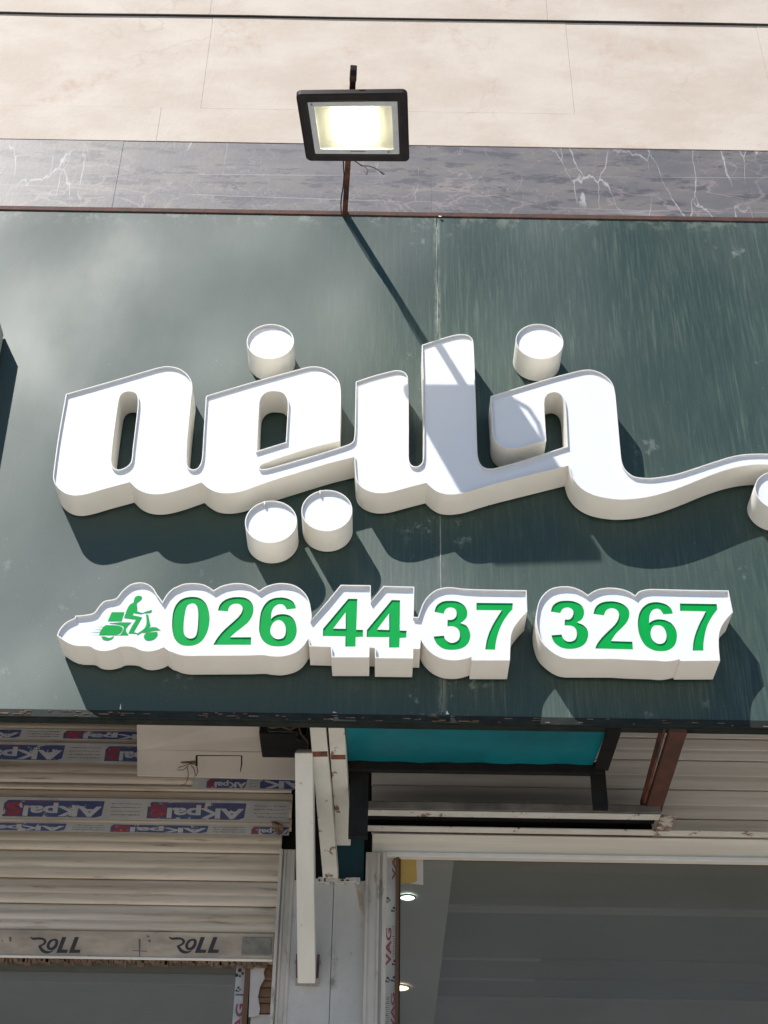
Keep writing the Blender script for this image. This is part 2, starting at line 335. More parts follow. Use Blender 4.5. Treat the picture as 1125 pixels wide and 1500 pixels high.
def spline(pts, n=5, closed=True):
    """Catmull-Rom through 2D points; a third value 1 marks a sharp corner."""
    P = [(p[0], p[1]) for p in pts]; C = [len(p) > 2 and p[2] for p in pts]; N = len(P); out = []
    for i in range(N if closed else N-1):
        p1 = P[i]; p2 = P[(i+1) % N]
        if (C[i] and C[(i+1) % N]): out.append(p1); continue
        p0 = P[i-1] if not C[i] else (2*p1[0]-p2[0], 2*p1[1]-p2[1])
        p3 = P[(i+2) % N] if not C[(i+1) % N] else (2*p2[0]-p1[0], 2*p2[1]-p1[1])
        L = math.dist(p1, p2); k = max(1, min(n, int(L/1.5)+1))
        # tangents limited by the length of this span, so a long straight run does not bulge
        def tan(a, b_, c):
            dx, dy = c[0]-a[0], c[1]-a[1]; q = math.hypot(dx, dy) or 1
            return dx/q, dy/q
        t1 = tan(p0, p1, p2); t2 = tan(p1, p2, p3)
        la = min(L, math.dist(p0, p1)*1.6); lb = min(L, math.dist(p2, p3)*1.6)
        for j in range(k):
            t = j/k; h1 = 2*t**3-3*t*t+1; h2 = t**3-2*t*t+t; h3 = -2*t**3+3*t*t; h4 = t**3-t*t
            out.append((h1*p1[0]+h2*t1[0]*la+h3*p2[0]+h4*t2[0]*lb, h1*p1[1]+h2*t1[1]*la+h3*p2[1]+h4*t2[1]*lb))
    return out
def area(P): return .5*sum(P[i][0]*P[(i+1) % len(P)][1]-P[(i+1) % len(P)][0]*P[i][1] for i in range(len(P)))
def toxz(P, Y):                                          # photo outline -> real (x, z) on the plane y = Y, counter-clockwise
    q = [(at(a, b, Y).x, at(a, b, Y).z) for a, b in P]
    # drop near-duplicate points
    r = [q[0]]
    for p in q[1:]:
        if math.dist(p, r[-1]) > .0006: r.append(p)
    if math.dist(r[0], r[-1]) < .0006: r.pop()
    return r if area(r) > 0 else r[::-1]
def offset(P, d):                                        # inset a CCW outline by d
    N = len(P); out = []
    for i in range(N):
        a = P[i-1]; b = P[i]; c = P[(i+1) % N]
        def nrm(p, q):
            dx, dy = q[0]-p[0], q[1]-p[1]; L = math.hypot(dx, dy) or 1; return (-dy/L, dx/L)
        n1 = nrm(a, b); n2 = nrm(b, c); k = 1+n1[0]*n2[0]+n1[1]*n2[1]; k = max(k, .45)
        out.append((b[0]+d*(n1[0]+n2[0])/k, b[1]+d*(n1[1]+n2[1])/k))
    return out
def fill(loops, Y):
    V = [Vector((p[0], Y, p[1])) for lp in loops for p in lp]
    tri = tessellate_polygon([[Vector((p[0], p[1], 0)) for p in lp] for lp in loops])
    return V, [tuple(t) for t in tri]
def wallstrip(lp, Ya, Yb):
    N = len(lp); V = [Vector((p[0], Ya, p[1])) for p in lp]+[Vector((p[0], Yb, p[1])) for p in lp]
    return V, [(i, (i+1) % N, N+(i+1) % N, N+i) for i in range(N)]
def ring(a, b, Y):
    N = len(a); V = [Vector((p[0], Y, p[1])) for p in a]+[Vector((p[0], Y, p[1])) for p in b]
    return V, [(i, (i+1) % N, N+(i+1) % N, N+i) for i in range(N)]
def textmesh(s, target, mat, name, parent, bold=.02, shear=0, rot180=False, rot90=0, depth=0, sq=None):
    """flat print: text s fitted to the rectangle target = (x0, x1, z0, z1) on the plane y = Y"""
    x0, x1, z0, z1, Y = target
    c = bpy.data.curves.new('print', 'FONT'); c.body = s; c.offset = bold; c.shear = shear; c.resolution_u = 3
    t = bpy.data.objects.new('print', c); COL.objects.link(t)
    dg = bpy.context.evaluated_depsgraph_get(); me = bpy.data.meshes.new_from_object(t.evaluated_get(dg))
    bpy.data.objects.remove(t)
    P = [(v.co.x, v.co.y) for v in me.vertices]
    if rot180: P = [(-a, -b) for a, b in P]
    if rot90: P = [(-b*rot90, a*rot90) for a, b in P]
    xa = min(p[0] for p in P); xb = max(p[0] for p in P); ya = min(p[1] for p in P); yb = max(p[1] for p in P)
    V = [Vector((x0+(p[0]-xa)/(xb-xa)*(x1-x0), Y, z0+(p[1]-ya)/(yb-ya)*(z1-z0))) for p in P]
    Fa = [tuple(p.vertices) for p in me.polygons]; bpy.data.meshes.remove(me)
    return obj(name, (V, Fa), mat, parent)

def ink_lines(tgt, rows, parent, name='print', mat='tape_ink', hh=.0011):
    """small unreadable print: rows of broken dashes"""
    x0, x1, z0, z1, Y = tgt; parts = []
    for r in range(rows):
        zc = z0+(z1-z0)*(r+.5)/rows; x = x0+random.uniform(0, .004)
        while x < x1:
            L = random.uniform(.002, .008); L = min(L, x1-x)
            h = hh*random.uniform(.6, 1.3); zz = zc+random.uniform(-.0006, .0006)
            parts.append(([(x, Y, zz-h), (x+L, Y, zz-h*.7), (x+L, Y, zz+h), (x, Y, zz+h*.8)], [(0, 1, 2, 3)]))
            x += L+random.uniform(.0008, .003)
    return obj(name, join(*parts), mat, parent, kind='stuff')

# ================================================================== SETTING
o = obj('ground', ([(-60, -60, 0), (60, -60, 0), (60, 60, 0), (-60, 60, 0)], [(0, 1, 2, 3)]), 'ground'); o['kind'] = 'structure'
o = obj('road', ([(-60, -12, .004), (60, -12, .004), (60, -1.6, .004), (-60, -1.6, .004)], [(0, 1, 2, 3)]), mk('asphalt', (.05, .05, .05), .9, c2=(.065, .063, .06), scale=5)); o['kind'] = 'structure'
o = obj('pavement', box(-60, 60, -1.5, 3.70, 0, .13), mk('pale_paving', (.62, .57, .51), .85, c2=(.56, .515, .46), scale=3)); o['kind'] = 'structure'
o = obj('kerb', box(-60, 60, -1.62, -1.504, 0, .14), mk('kerb_concrete', (.4, .39, .37), .85)); o['kind'] = 'structure'
YW = 3.35      # upper facade
YS = 3.75      # shop fronts
YP = 3.2       # sign sheet
FD = .10       # depth of the built-up letters

# ---- upper facade: stone and marble cladding
wall = thing('stone_facade', 'pale beige stone wall with a grey marble band above the green sign', 'wall', (0, YW, 5.1))
z_gap = zat(28, YW); z_seam = zat(163, YW); z_mt = zat(212, YW); z_mb = 5.0
obj('backing_wall', box(-9, 9, YW+.004, YW+.30, 3.80, 9.0), 'joint', wall)
def course(name, mat, za, zb, xs, g=.0004, proud=0):
    for a, b in zip(xs[:-1], xs[1:]):
        dy = random.uniform(-.0008, .0008)+proud
        obj(name, box(a+g, b-g, YW-dy, YW+.0035, za+g, zb-g), mat, wall, bevel=.0004)
def xs_with(known, lo, hi, step):
    xs = sorted(known); 
    while xs[0] > lo: xs.insert(0, xs[0]-step)
    while xs[-1] < hi: xs.append(xs[-1]+step)
    return xs
course('stone_panel', 'stone', z_gap+.0042, z_gap+.62, xs_with([-1.9, -.7, .6], -8.8, 8.6, 1.25), proud=.002)
course('stone_panel', 'stone', z_gap+.62, z_gap+1.3, xs_with([-1.3, -.1, 1.1], -8.8, 8.6, 1.2), proud=.002)
course('stone_panel', 'stone', z_gap+1.3, 9.0, xs_with([-1.6, -.5, .8], -8.8, 8.6, 1.25), proud=.002)
course('stone_panel', 'stone', z_seam, z_gap-.0042, xs_with([xat(302, 100, YW), xat(835, 100, YW), xat(1117, 80, YW)], -8.8, 8.6, 1.2))
course('stone_panel', 'stone', z_mt, z_seam, xs_with([xat(233, 180, YW), xat(1225, 180, YW)], -8.8, 8.6, 1.9))
course('marble_panel', 'marble', z_mb, z_mt, xs_with([xat(172, 260, YW), xat(632, 260, YW), xat(1095, 260, YW)], -8.8, 8.6, 1.05), g=.0004, proud=-.001)
obj('groove_shade', box(-9, 9, YW-.003, YW+.0035, z_gap-.0038, z_gap+.0038), 'black_line', wall)  # black strip standing in for the shade inside the open groove

# thin black cable lying in the groove
pts = [(x*.35-8.6, YW-.0055, z_gap-.0015+.0022*math.sin(x*1.7)+.0015*math.sin(x*4.1)) for x in range(50)]
tag(obj('cable', tube(pts, .0030, 6), 'wire', smooth=True), 'thin black cable running along the groove across the beige stone', 'cable')

# ================================================================== GREEN SIGN
zt = zat(317, YP); zb = zat(1047, YP)
sign = thing('sign_board', 'large dark green sheet metal sign board with streaks and dust', 'sign', (0, YP, zb))
seams = [-2.75, xat(-330, 700, YP), xat(644, 700, YP), 1.62, 3.1]
for a, b in zip(seams[:-1], seams[1:]):
    nx, nz = 14, 14; V = []; Fa = []
    for i in range(nx+1):
        for j in range(nz+1):
            V.append((a+.0008+(b-a-.0016)*i/nx, YP, zb+(zt-zb)*j/nz))
    for i in range(nx):
        for j in range(nz):
            k = i*(nz+1)+j; Fa.append((k, k+nz+1, k+nz+2, k+1))
    o = obj('face_sheet', (V, Fa), 'green', sign)
obj('seam_strip', box(seams[2]-.0012, seams[2]+.0012, YP-.0016, YP-.0004, zb+.01, zt-.05), mk('seam_dust', (.03, .05, .045), .6, c2=(.30, .32, .28), scale=22, amt=.25, stretch=(1, 1, .25)), sign)
obj('return_sheet', join(box(-2.75, 3.1, YP+.002, YW-.004, zt-.004, zt-.001)), 'trim', sign)
# bottom edge: folded dark flange
obj('bottom_flange', join(box(-2.75, 3.1, YP-.003, YP+.004, zb-.022, zb-.0005), box(-2.75, 3.1, YP+.004, YP+.03, zb-.024, zb-.014)), 'trim', sign, bevel=.0015)
V = []; Fa = []; n_ = 140
obj('sill_dirt', join(*[box(x, x+random.uniform(.004, .03), YP-.0045, YP-.0032, q, q+random.uniform(.001, .003)) for x, q in [(random.uniform(-1.4, 1.5), zb-random.uniform(.004, .02)) for _ in range(110)]]), 'fringe', sign, kind='stuff')
obj('rusty_edge_bar', box(-2.75, 3.1, YP-.004, YP+.020, zt+.0005, zt+.019), 'rust_red', sign, bevel=.0015)
obj('rear_frame', box(-2.75, 3.1, YP+.004, YP+.03, zb-.012, zb+.03), 'black_iron', sign)
# peeled bits hanging from the top bar
for px_, w_ in ((642, .012),):
    p = at(px_, 322, YP)
    obj('paint_flake', ([(p.x, YP-.006, zt+.001), (p.x+w_, YP-.007, zt-.001), (p.x+w_*.7, YP-.010, zt-.008), (p.x+w_*.2, YP-.008, zt-.006)], [(0, 1, 2, 3)]), 'rim', sign)
# white chips showing at the bottom edge
for px_, w_, h_ in ((175, .004, .03), (487, .012, .006), (653, .008, .02)):
    p = at(px_, 1044, YP)
    obj('paint_chip', ([(p.x, YP-.0055, zb+.001), (p.x+w_, YP-.0055, zb+.001), (p.x+w_*.3, YP-.0055, zb+h_*.6)], [(0, 1, 2)]), 'rim', sign)

# ---- built-up letters
YF = YP-FD
def channel(root, outer, holes, recess=.0075, rim=.0026, Yf=None, Yb=None, loops_cut=(), band='band'):
    """light-box letter: side band, thin rim, recessed white face"""
    Yf = YF if Yf is None else Yf; Yb = YP-.006 if Yb is None else Yb
    lo = toxz(outer, Yf); hs = [toxz(h, Yf)[::-1] for h in holes]
    parts = [wallstrip(lp, Yf, Yb) for lp in [lo]+hs]
    obj('side_band', join(*parts), band, root, smooth=True)
    ins = [offset(lp, rim) for lp in [lo]+hs]
    parts = [ring(a, b, Yf) for a, b in zip([lo]+hs, ins)]+[wallstrip(b, Yf, Yf+recess+.001) for b in ins]
    obj('rim', join(*parts), 'rim', root, smooth=True)
    face = [offset(lp, rim*.98) for lp in [lo]+hs]
    return face, Yf+recess
W = []
W += Z(70, 520, 4.6875, [(124, 268, 1), (440, 178), (700, 102), (760, 86), (820, 77), (895, 90), (950, 125), (985, 175), (993, 225), (985, 300), (957, 600), (953, 740), (972, 775), (1005, 785), (1038, 765), (1058, 710), (1068, 560), (1085, 290, 1)])
W += Z(280, 520, 4.327, [(99, 257, 1), (400, 168), (700, 85), (770, 72), (840, 82), (900, 118), (936, 165), (948, 225), (948, 330), (943, 543, 1), (720, 600), (520, 666), (452, 692), (433, 709), (447, 724), (500, 716), (760, 642), (943, 585), (1010, 560), (1030, 538), (1037, 470), (1043, 172, 1)])
W += Z(500, 480, 4.6875, [(104, 368, 1), (220, 330), (330, 301), (380, 292), (430, 303), (455, 335), (461, 400), (463, 600), (463, 885), (475, 935), (510, 953), (548, 935), (562, 890), (564, 700), (560, 400), (553, 118, 1), (680, 76), (770, 51), (825, 44), (875, 53), (903, 85), (911, 180), (925, 560), (932, 800), (938, 885), (957, 938), (990, 962), (1030, 967)])
W += Z(700, 530, 4.6875, [(120, 729), (300, 680), (460, 628), (570, 592), (612, 580, 1), (600, 330), (592, 270), (575, 232), (548, 213), (518, 209), (480, 222), (459, 255), (457, 320), (463, 430), (470, 542, 1), (380, 562), (300, 586), (240, 597), (180, 588), (130, 555), (104, 500), (97, 400), (87, 235, 1), (300, 170), (520, 105), (690, 62), (760, 53), (820, 65), (880, 98), (922, 145), (941, 205), (955, 340), (978, 600), (990, 690), (1015, 742), (1060, 780)])
W += Z(800, 630, 3.4615, [(460, 238), (520, 243), (580, 237), (660, 222), (760, 191), (850, 161), (940, 134), (1010, 122), (1125, 120)])
W += [(1160, 668), (1200, 680, 1), (1200, 702, 1), (1160, 686)]
W += Z(800, 630, 3.4615, [(1125, 176), (1050, 176), (960, 190), (850, 223), (700, 283), (600, 318), (500, 342), (390, 352), (300, 344), (230, 325), (172, 290), (132, 240), (112, 180, 1)])
W += Z(500, 600, 4.6875, [(1100, 498), (960, 537), (860, 568), (800, 579), (740, 583), (680, 573), (630, 545), (583, 503, 1), (450, 537), (350, 564), (290, 573), (230, 571), (170, 552), (125, 520), (102, 480), (94, 420), (88, 325, 1)])
W += Z(280, 620, 4.327, [(880, 252), (680, 312), (480, 375), (340, 425), (270, 441), (210, 444), (150, 433), (100, 405), (65, 375, 1)])
W += Z(60, 640, 3.75, [(780, 285), (700, 307), (640, 315), (580, 309), (530, 287), (488, 248, 1), (350, 285), (260, 311), (190, 322), (135, 310), (90, 276), (68, 235), (70, 180), (95, 0)])
h1 = Z(70, 520, 4.6875, [(555, 249), (510, 265), (488, 305), (470, 420), (450, 570), (437, 690), (438, 745), (455, 775), (490, 786), (540, 767), (572, 730), (583, 640), (612, 400), (618, 310), (605, 265)])
h2 = Z(280, 520, 4.327, [(525, 229), (475, 238), (440, 275), (430, 340), (417, 608, 1), (600, 552, 1), (613, 320), (606, 275), (580, 240)])
word = thing('sign_lettering', 'large joined white cursive word in built-up letters across the middle of the green sign', 'sign letters', (-.1, YP, zat(700, YP)))
face, yy = channel(word, spline(W), [spline(h1), spline(h2)])
obj('face', fill(face, yy), 'face', word)
# tiny drain holes along the underside
def rivets(root, pxs, Y, r=.0022):
    for (a, b) in pxs:
        p = at(a, b, Y)
        V, Fa = tube([p+Vector((0, 0, -.0012)), p+Vector((0, 0, .002))], r, 8)
        obj('rivet', (V, Fa), 'hole', root)
rivets(word, [(575, 747), (716, 741), (968, 746), (340, 751), (417, 728), (260, 747)], YP-.006)

DOTS = [((396, 500), 34.6, 'white round dot box above the second white letter from the left', (0, 0)),
        ((790.3, 500), 34.9, 'white round dot box above the tall white letters, right of the lamp shadow', (0, 0)),
        ((397, 764), 38.2, 'left one of the two white round dot boxes hanging under the word', (0, 0)),
        ((478.8, 747.5), 37.4, 'right one of the two white round dot boxes hanging under the word', (0, 0)),
        ((1142, 719), 36, 'white round dot box cut by the right edge of the photo', (0, 0))]
for (cx, cy), r, lab, _ in DOTS:
    c = at(cx, cy, YF); rr = (at(cx+r, cy, YF)-at(cx-r, cy, YF)).length/2
    d = thing('letter_dot', lab, 'sign letter', (c.x, YP, c.z), 'white round dots of the sign lettering')
    lp = [(c.x+rr*math.cos(a*math.pi/24), c.z+rr*math.sin(a*math.pi/24)) for a in range(48)]
    V, Fa = wallstrip(lp, YF, YP-.004); obj('side_band', (V, Fa), 'band', d, smooth=True)
    i1 = offset(lp, .0026)
    obj('rim', join(ring(lp, i1, YF), wallstrip(i1, YF, YF+.010)), 'rim', d, smooth=True)
    obj('face', fill([i1], YF+.009), 'face', d)
    if cy < 700 or cx > 1000: continue
    a0 = rad(108); s_ = Vector((c.x+math.cos(a0)*rr*.96, YF-.0012, c.z+math.sin(a0)*rr*.96))
    obj('band_end', box(s_.x-.002, s_.x+.0015, YF-.0015, YF+.008, s_.z-.008, s_.z+.0035), 'rim', d, label='small lifted end of the side strip')

# off-frame neighbour letter on the left
nl = thing('neighbour_letter', 'grey edge of another built-up letter at the left edge of the sign, casting a shadow', 'sign letter', (at(-60, 600, YP).x, YP, at(-60, 600, YP).z))
lp = [(-2, 466), (-40, 664), (-66, 680), (-170, 700), (-150, 500)]
face, yy = channel(nl, lp, [], Yf=YP-.078, band='column')  # grey band: shade of the side turned from the sun, put into its colour
obj('face', fill(face, yy), 'face', nl)

# ---- phone number boxes
B1 = Z(70, 840, 5.625, [(75, 510, 1), (95, 462), (150, 402), (222, 366, 1), (226, 348, 1), (310, 340), (380, 322), (425, 265), (470, 226), (560, 205), (610, 147), (670, 96), (730, 76), (800, 78), (862, 113), (900, 170), (945, 230, 1), (985, 166), (1040, 116)])
B1 += Z(240, 840, 5.1136, [(85, 104), (140, 80), (210, 72), (290, 80), (340, 103), (372, 126, 1), (430, 94), (500, 76), (570, 72), (640, 86), (690, 112), (712, 129, 1), (770, 95), (840, 75), (890, 72), (960, 82), (1020, 112), (1070, 165), (1095, 230), (1108, 318, 1)])
B1 += Z(440, 840, 5.921, [(90, 408, 1), (225, 250, 1), (350, 98, 1), (610, 102, 1), (612, 242, 1), (720, 108, 1), (988, 115, 1), (983, 375, 1), (1020, 378, 1)])
B1 += Z(600, 840, 5.921, [(110, 272), (150, 207), (220, 147), (300, 122), (370, 120), (450, 130), (600, 138), (1015, 145, 1), (1021, 330, 1), (960, 395), (905, 470), (880, 540), (875, 620), (870, 755, 1), (540, 755, 1), (535, 724, 1), (480, 742), (400, 754), (300, 745), (210, 706), (140, 642), (97, 575, 1), (92, 655, 1)])
B1 += Z(440, 840, 5.921, [(980, 655, 1), (978, 738, 1), (648, 735, 1), (645, 645, 1), (600, 642, 1), (597, 728, 1), (272, 728, 1), (262, 638, 1), (75, 632, 1), (70, 565, 1)])
B1 += Z(240, 840, 5.1136, [(1030, 560), (970, 600), (880, 622), (800, 620), (745, 612), (620, 615), (300, 617), (170, 617), (110, 607), (60, 588)])
B1 += Z(70, 840, 5.625, [(1000, 640), (955, 607, 1), (900, 630), (830, 642), (770, 635), (700, 606), (600, 603), (560, 620), (500, 636), (440, 638), (390, 626), (345, 601), (230, 595), (160, 570), (100, 530)])
B2 = Z(770, 840, 6.6176, [(105, 370), (130, 270), (180, 195), (250, 145), (350, 125), (450, 130), (540, 165), (602, 207, 1), (670, 165), (750, 142), (850, 138), (950, 155), (1020, 184), (1062, 212, 1)])
B2 += Z(920, 840, 6.25, [(100, 165), (160, 147), (230, 142), (380, 146), (650, 152), (920, 155, 1), (960, 355, 1), (900, 420), (850, 500), (832, 580), (832, 680), (843, 800, 1), (480, 802, 1), (470, 785, 1), (410, 800), (340, 806), (250, 799), (100, 795)])
B2 += Z(770, 840, 6.6176, [(1000, 837), (850, 830), (430, 828), (335, 808), (240, 750), (160, 670), (118, 570), (100, 470)])
z2, z3, z4, z5, z6 = (240, 840, 5.1136), (440, 840, 5.921), (600, 840, 5.921), (770, 840, 6.6176), (920, 840, 6.25)
GL1 = [('0', z2, [(205, 175), (270, 185), (315, 225), (338, 290), (342, 360), (325, 440), (290, 500), (250, 530), (195, 543), (130, 535), (85, 495), (65, 430), (62, 370), (70, 290), (95, 230), (140, 190)],
        [(210, 225), (175, 245), (157, 310), (148, 400), (155, 460), (190, 487), (233, 475), (250, 430), (258, 330), (254, 265), (238, 233)]),
       ('2', z2, [(405, 278, 1), (418, 238), (450, 203), (500, 182), (570, 177), (620, 187), (655, 215), (671, 255), (665, 310), (635, 362), (590, 402), (540, 440), (497, 478, 1), (655, 478, 1), (652, 535, 1), (370, 535, 1), (400, 485), (450, 425), (520, 362), (570, 312), (590, 268), (580, 240), (550, 227), (515, 232), (490, 252), (480, 285, 1)], None),
       ('6', z2, [(990, 262, 1), (982, 232), (960, 205), (920, 186), (870, 180), (810, 190), (760, 227), (728, 290), (716, 370), (716, 440), (740, 500), (790, 537), (860, 547), (930, 535), (975, 497), (995, 440), (988, 375), (960, 327), (915, 307), (860, 307), (825, 322), (803, 342, 1), (808, 290), (825, 255), (855, 233), (885, 232), (905, 245), (922, 270, 1)],
        [(855, 350), (820, 370), (800, 410), (800, 450), (825, 482), (860, 492), (898, 478), (913, 440), (908, 390), (885, 358)]),
       ('4', z3, [(415, 220, 1), (495, 220, 1), (485, 488, 1), (543, 490, 1), (543, 550, 1), (480, 552, 1), (478, 635, 1), (390, 635, 1), (390, 546, 1), (195, 543, 1), (197, 480, 1)], [(393, 338, 1), (285, 478, 1), (393, 480, 1)]),
       ('4', z3, [(793, 230, 1), (865, 232, 1), (862, 495, 1), (922, 497, 1), (918, 557, 1), (862, 560, 1), (858, 643, 1), (770, 643, 1), (770, 553, 1), (575, 552, 1), (577, 490, 1)], [(770, 347, 1), (665, 487, 1), (770, 490, 1)]),
       ('3', z4, [(215, 333, 1), (235, 280), (285, 245), (350, 237), (420, 245), (475, 280), (500, 330), (495, 380), (470, 410), (440, 432, 1), (492, 453), (520, 500), (527, 550), (505, 610), (455, 648), (380, 663), (300, 655), (245, 620), (218, 578), (208, 547, 1), (297, 540, 1), (312, 575), (345, 598), (385, 600), (425, 575), (436, 530), (420, 483), (380, 460), (328, 460, 1), (330, 403, 1), (368, 401), (398, 382), (408, 345), (395, 310), (355, 295), (315, 310), (295, 350, 1)], None),
       ('7', z4, [(580, 255, 1), (895, 258, 1), (893, 310, 1), (850, 360), (800, 440), (765, 530), (748, 605), (742, 662, 1), (657, 660, 1), (667, 590), (692, 510), (730, 430), (770, 365), (800, 320, 1), (580, 318, 1)], None)]
GL2 = [('3', z5, [(243, 370, 1), (265, 312), (320, 274), (390, 264), (460, 270), (530, 300), (563, 350), (563, 410), (540, 450), (497, 475, 1), (560, 502), (600, 550), (605, 612), (580, 675), (525, 715), (440, 732), (350, 720), (290, 682), (262, 640), (250, 600, 1), (348, 592, 1), (365, 632), (400, 658), (440, 660), (480, 640), (497, 590), (485, 538), (450, 510), (378, 503, 1), (380, 447, 1), (425, 445), (452, 420), (463, 385), (450, 347), (405, 330), (360, 345), (335, 385, 1)], None),
       ('2', z5, [(657, 393, 1), (677, 330), (720, 290), (790, 271), (880, 275), (950, 302), (997, 350), (1005, 410), (980, 475), (930, 530), (875, 585), (828, 655, 1), (1035, 662, 1), (1040, 737, 1), (675, 728, 1), (695, 680), (745, 615), (800, 560), (850, 512), (890, 460), (905, 405), (890, 360), (845, 338), (800, 345), (772, 372), (760, 407, 1)], None),
       ('6', z6, [(410, 368, 1), (395, 325), (355, 288), (300, 268), (240, 263), (175, 280), (120, 332), (93, 410), (92, 500), (115, 590), (160, 660), (230, 702), (300, 712), (370, 702), (425, 660), (447, 590), (440, 520), (400, 460), (340, 428), (270, 420), (225, 433), (193, 455, 1), (197, 390), (215, 347), (250, 325), (290, 330), (325, 375, 1)],
        [(280, 475), (235, 482), (208, 530), (215, 590), (250, 633), (295, 645), (335, 627), (352, 580), (340, 520), (312, 485)]),
       ('7', z6, [(475, 275, 1), (812, 280, 1), (818, 330, 1), (770, 395), (725, 480), (702, 570), (692, 640), (690, 707, 1), (592, 707, 1), (597, 640), (615, 560), (650, 470), (688, 395), (712, 348, 1), (477, 343, 1)], None)]
def number_box(root, outline, glyphs):
    face, yy = channel(root, spline(outline), [], recess=.009)
    cuts = []; isl = []
    for nm, (x0, y0, s), out, inn in glyphs:
        g = toxz(spline(Z(x0, y0, s, out)), YF+.009)
        cuts.append(g[::-1]); wl = [wallstrip(g, yy, yy+.003)]; loops = [g]
        if inn:
            h = toxz(spline(Z(x0, y0, s, inn)), YF+.009); isl.append(h); loops.append(h[::-1]); wl.append(wallstrip(h, yy, yy+.003))
        obj('digit', join(fill(loops, yy+.0028), *wl), 'digit', root, label='green digit '+nm)
    parts = [fill([face[0]]+cuts, yy)]+[fill([h], yy) for h in isl]
    obj('face', join(*parts), 'face', root)
    return yy
nb = thing('number_sign', 'white light box with green delivery scooter and the number 026 44 37', 'sign', (-.3, YP, zat(960, YP)), 'phone number light boxes')
yy = number_box(nb, B1, GL1)
rivets(nb, [(119, 973), (327, 986), (417, 987), (512, 988), (578, 989), (706, 993)], YP-.006)
nb2 = thing('number_sign', 'white light box with the green number 3267, right of the longer number box', 'sign', (.75, YP, zat(960, YP)), 'phone number light boxes')
number_box(nb2, B2, GL2)
rivets(nb2, [(877, 992), (1023, 994)], YP-.006)
# delivery scooter mark
zs = (130, 860, 9.783)
S1 = {'delivery_box': [(330, 362, 1), (508, 362, 1), (470, 487, 1), (275, 487, 1)],
 'rider': [(648, 190), (668, 145), (715, 126), (762, 142), (758, 165), (738, 192), (702, 218), (688, 240), (694, 300), (690, 345, 1), (735, 365), (775, 372), (830, 350), (900, 332), (905, 348), (870, 370), (800, 372), (742, 386), (640, 368, 1), (625, 405, 1), (762, 435, 1), (700, 545, 1), (640, 650, 1), (692, 658, 1), (692, 668, 1), (570, 662, 1), (625, 555, 1), (682, 465, 1), (508, 442, 1), (522, 395), (560, 300), (600, 245), (640, 225)],
 'scooter_body': [(300, 520, 1), (450, 507, 1), (608, 510, 1), (558, 560), (530, 605), (540, 645), (570, 688, 1), (450, 690, 1), (488, 635), (500, 575), (470, 550), (400, 533)],
 'rear_cowl': [(240, 548, 1), (400, 552), (470, 570), (486, 600), (455, 652), (395, 688, 1), (150, 688, 1), (165, 640), (200, 588)],
 'rear_wheel': [(180, 710, 1), (230, 712), (290, 730), (360, 708, 1), (330, 745), (270, 765), (205, 752)],
 'front_column': [(820, 390, 1), (850, 400, 1), (885, 555, 1), (830, 600), (760, 652), (692, 690, 1), (690, 672, 1), (740, 640), (800, 590), (825, 540), (828, 470)],
 'front_fender': [(775, 658, 1), (830, 607), (900, 578), (970, 582), (1028, 622, 1), (950, 622), (860, 640)],
 'front_wheel': [(800, 685), (830, 655, 1), (980, 643, 1), (985, 690), (940, 742), (870, 768), (812, 755), (790, 720)]}
logo = None
sparts = []
for nm, P in S1.items():
    g = toxz(spline(Z(*zs, P)), YF+.009)
    sparts.append(join(fill([g], yy-.0012), wallstrip(g, yy-.0012, yy-.0001)))
logo = obj('scooter_mark', join(*sparts), 'digit', nb, label='green picture of a rider on a delivery scooter')
for (xa, ya, xb, yb, h) in ((60, 572, 225, 573, 4), (50, 610, 185, 611, 5), (-10, 648, 165, 650, 6), (-60, 686, 450, 688, 5)):
    g = toxz(Z(*zs, [(xa, ya-1), (xb, yb-h), (xb, yb+h), (xa, ya+1)]), YF+.009)
    obj('speed_line', join(fill([g], yy-.0008)), 'speed', nb)

# ================================================================== FLOODLIGHT on its rusty post
c4 = {k: at(*p, Y) for k, p, Y in (('NL', (433, 139), 2.51), ('NR', (597, 137), 2.512), ('FR', (600, 238), 2.755), ('FL', (449, 237), 2.755))}
cen = sum(c4.values(), Vector())/4
lx = ((c4['NR']-c4['NL'])+(c4['FR']-c4['FL'])).normalized()
ly = ((c4['FL']-c4['NL'])+(c4['FR']-c4['NR'])); ly = (ly-lx*ly.dot(lx)).normalized()
lz = lx.cross(ly)                                         # up, the back of the lamp
def lp_(u, v, h):                                         # u,v in -1..1 bilinear in the measured frame, h up
    a = c4['NL'].lerp(c4['NR'], (u+1)/2); b = c4['FL'].lerp(c4['FR'], (u+1)/2)
    return a.lerp(b, (v+1)/2)+lz*h
lamp = thing('floodlight', 'lit rectangular floodlight in a black frame hanging on the rusty post above the sign', 'floodlight', tuple(cen))
def rr(s, t, r, n=4):                                     # rounded rectangle in (u, v)
    P = []
    for cx, cy, a0 in ((s-r, t-r*1.25, 0), (-s+r, t-r*1.25, 90), (-s+r, -t+r*1.25, 180), (s-r, -t+r*1.25, 270)):
        for k in range(n+1):
            a = rad(a0+90*k/n); P.append((cx+r*math.cos(a), cy+r*1.25*math.sin(a)))
    return P
def loft(rings):
    V = []; Fa = []; n = len(rings[0])
    for r in rings: V += r
    for i in range(len(rings)-1):
        for k in range(n): Fa.append((i*n+k, i*n+(k+1) % n, (i+1)*n+(k+1) % n, (i+1)*n+k))
    return V, Fa
R = lambda s, t, r, h: [lp_(u, v, h) for u, v in rr(s, t, r)]
fr = loft([R(.80, .76, .02, .010), R(.815, .775, .02, .001), R(.84, .80, .03, -.001), R(.97, .97, .09, 0), R(1, 1, .10, .004), R(1, 1, .10, .020), R(.96, .96, .10, .026)])
obj('frame', fr, 'lamp_black', lamp, smooth=True)
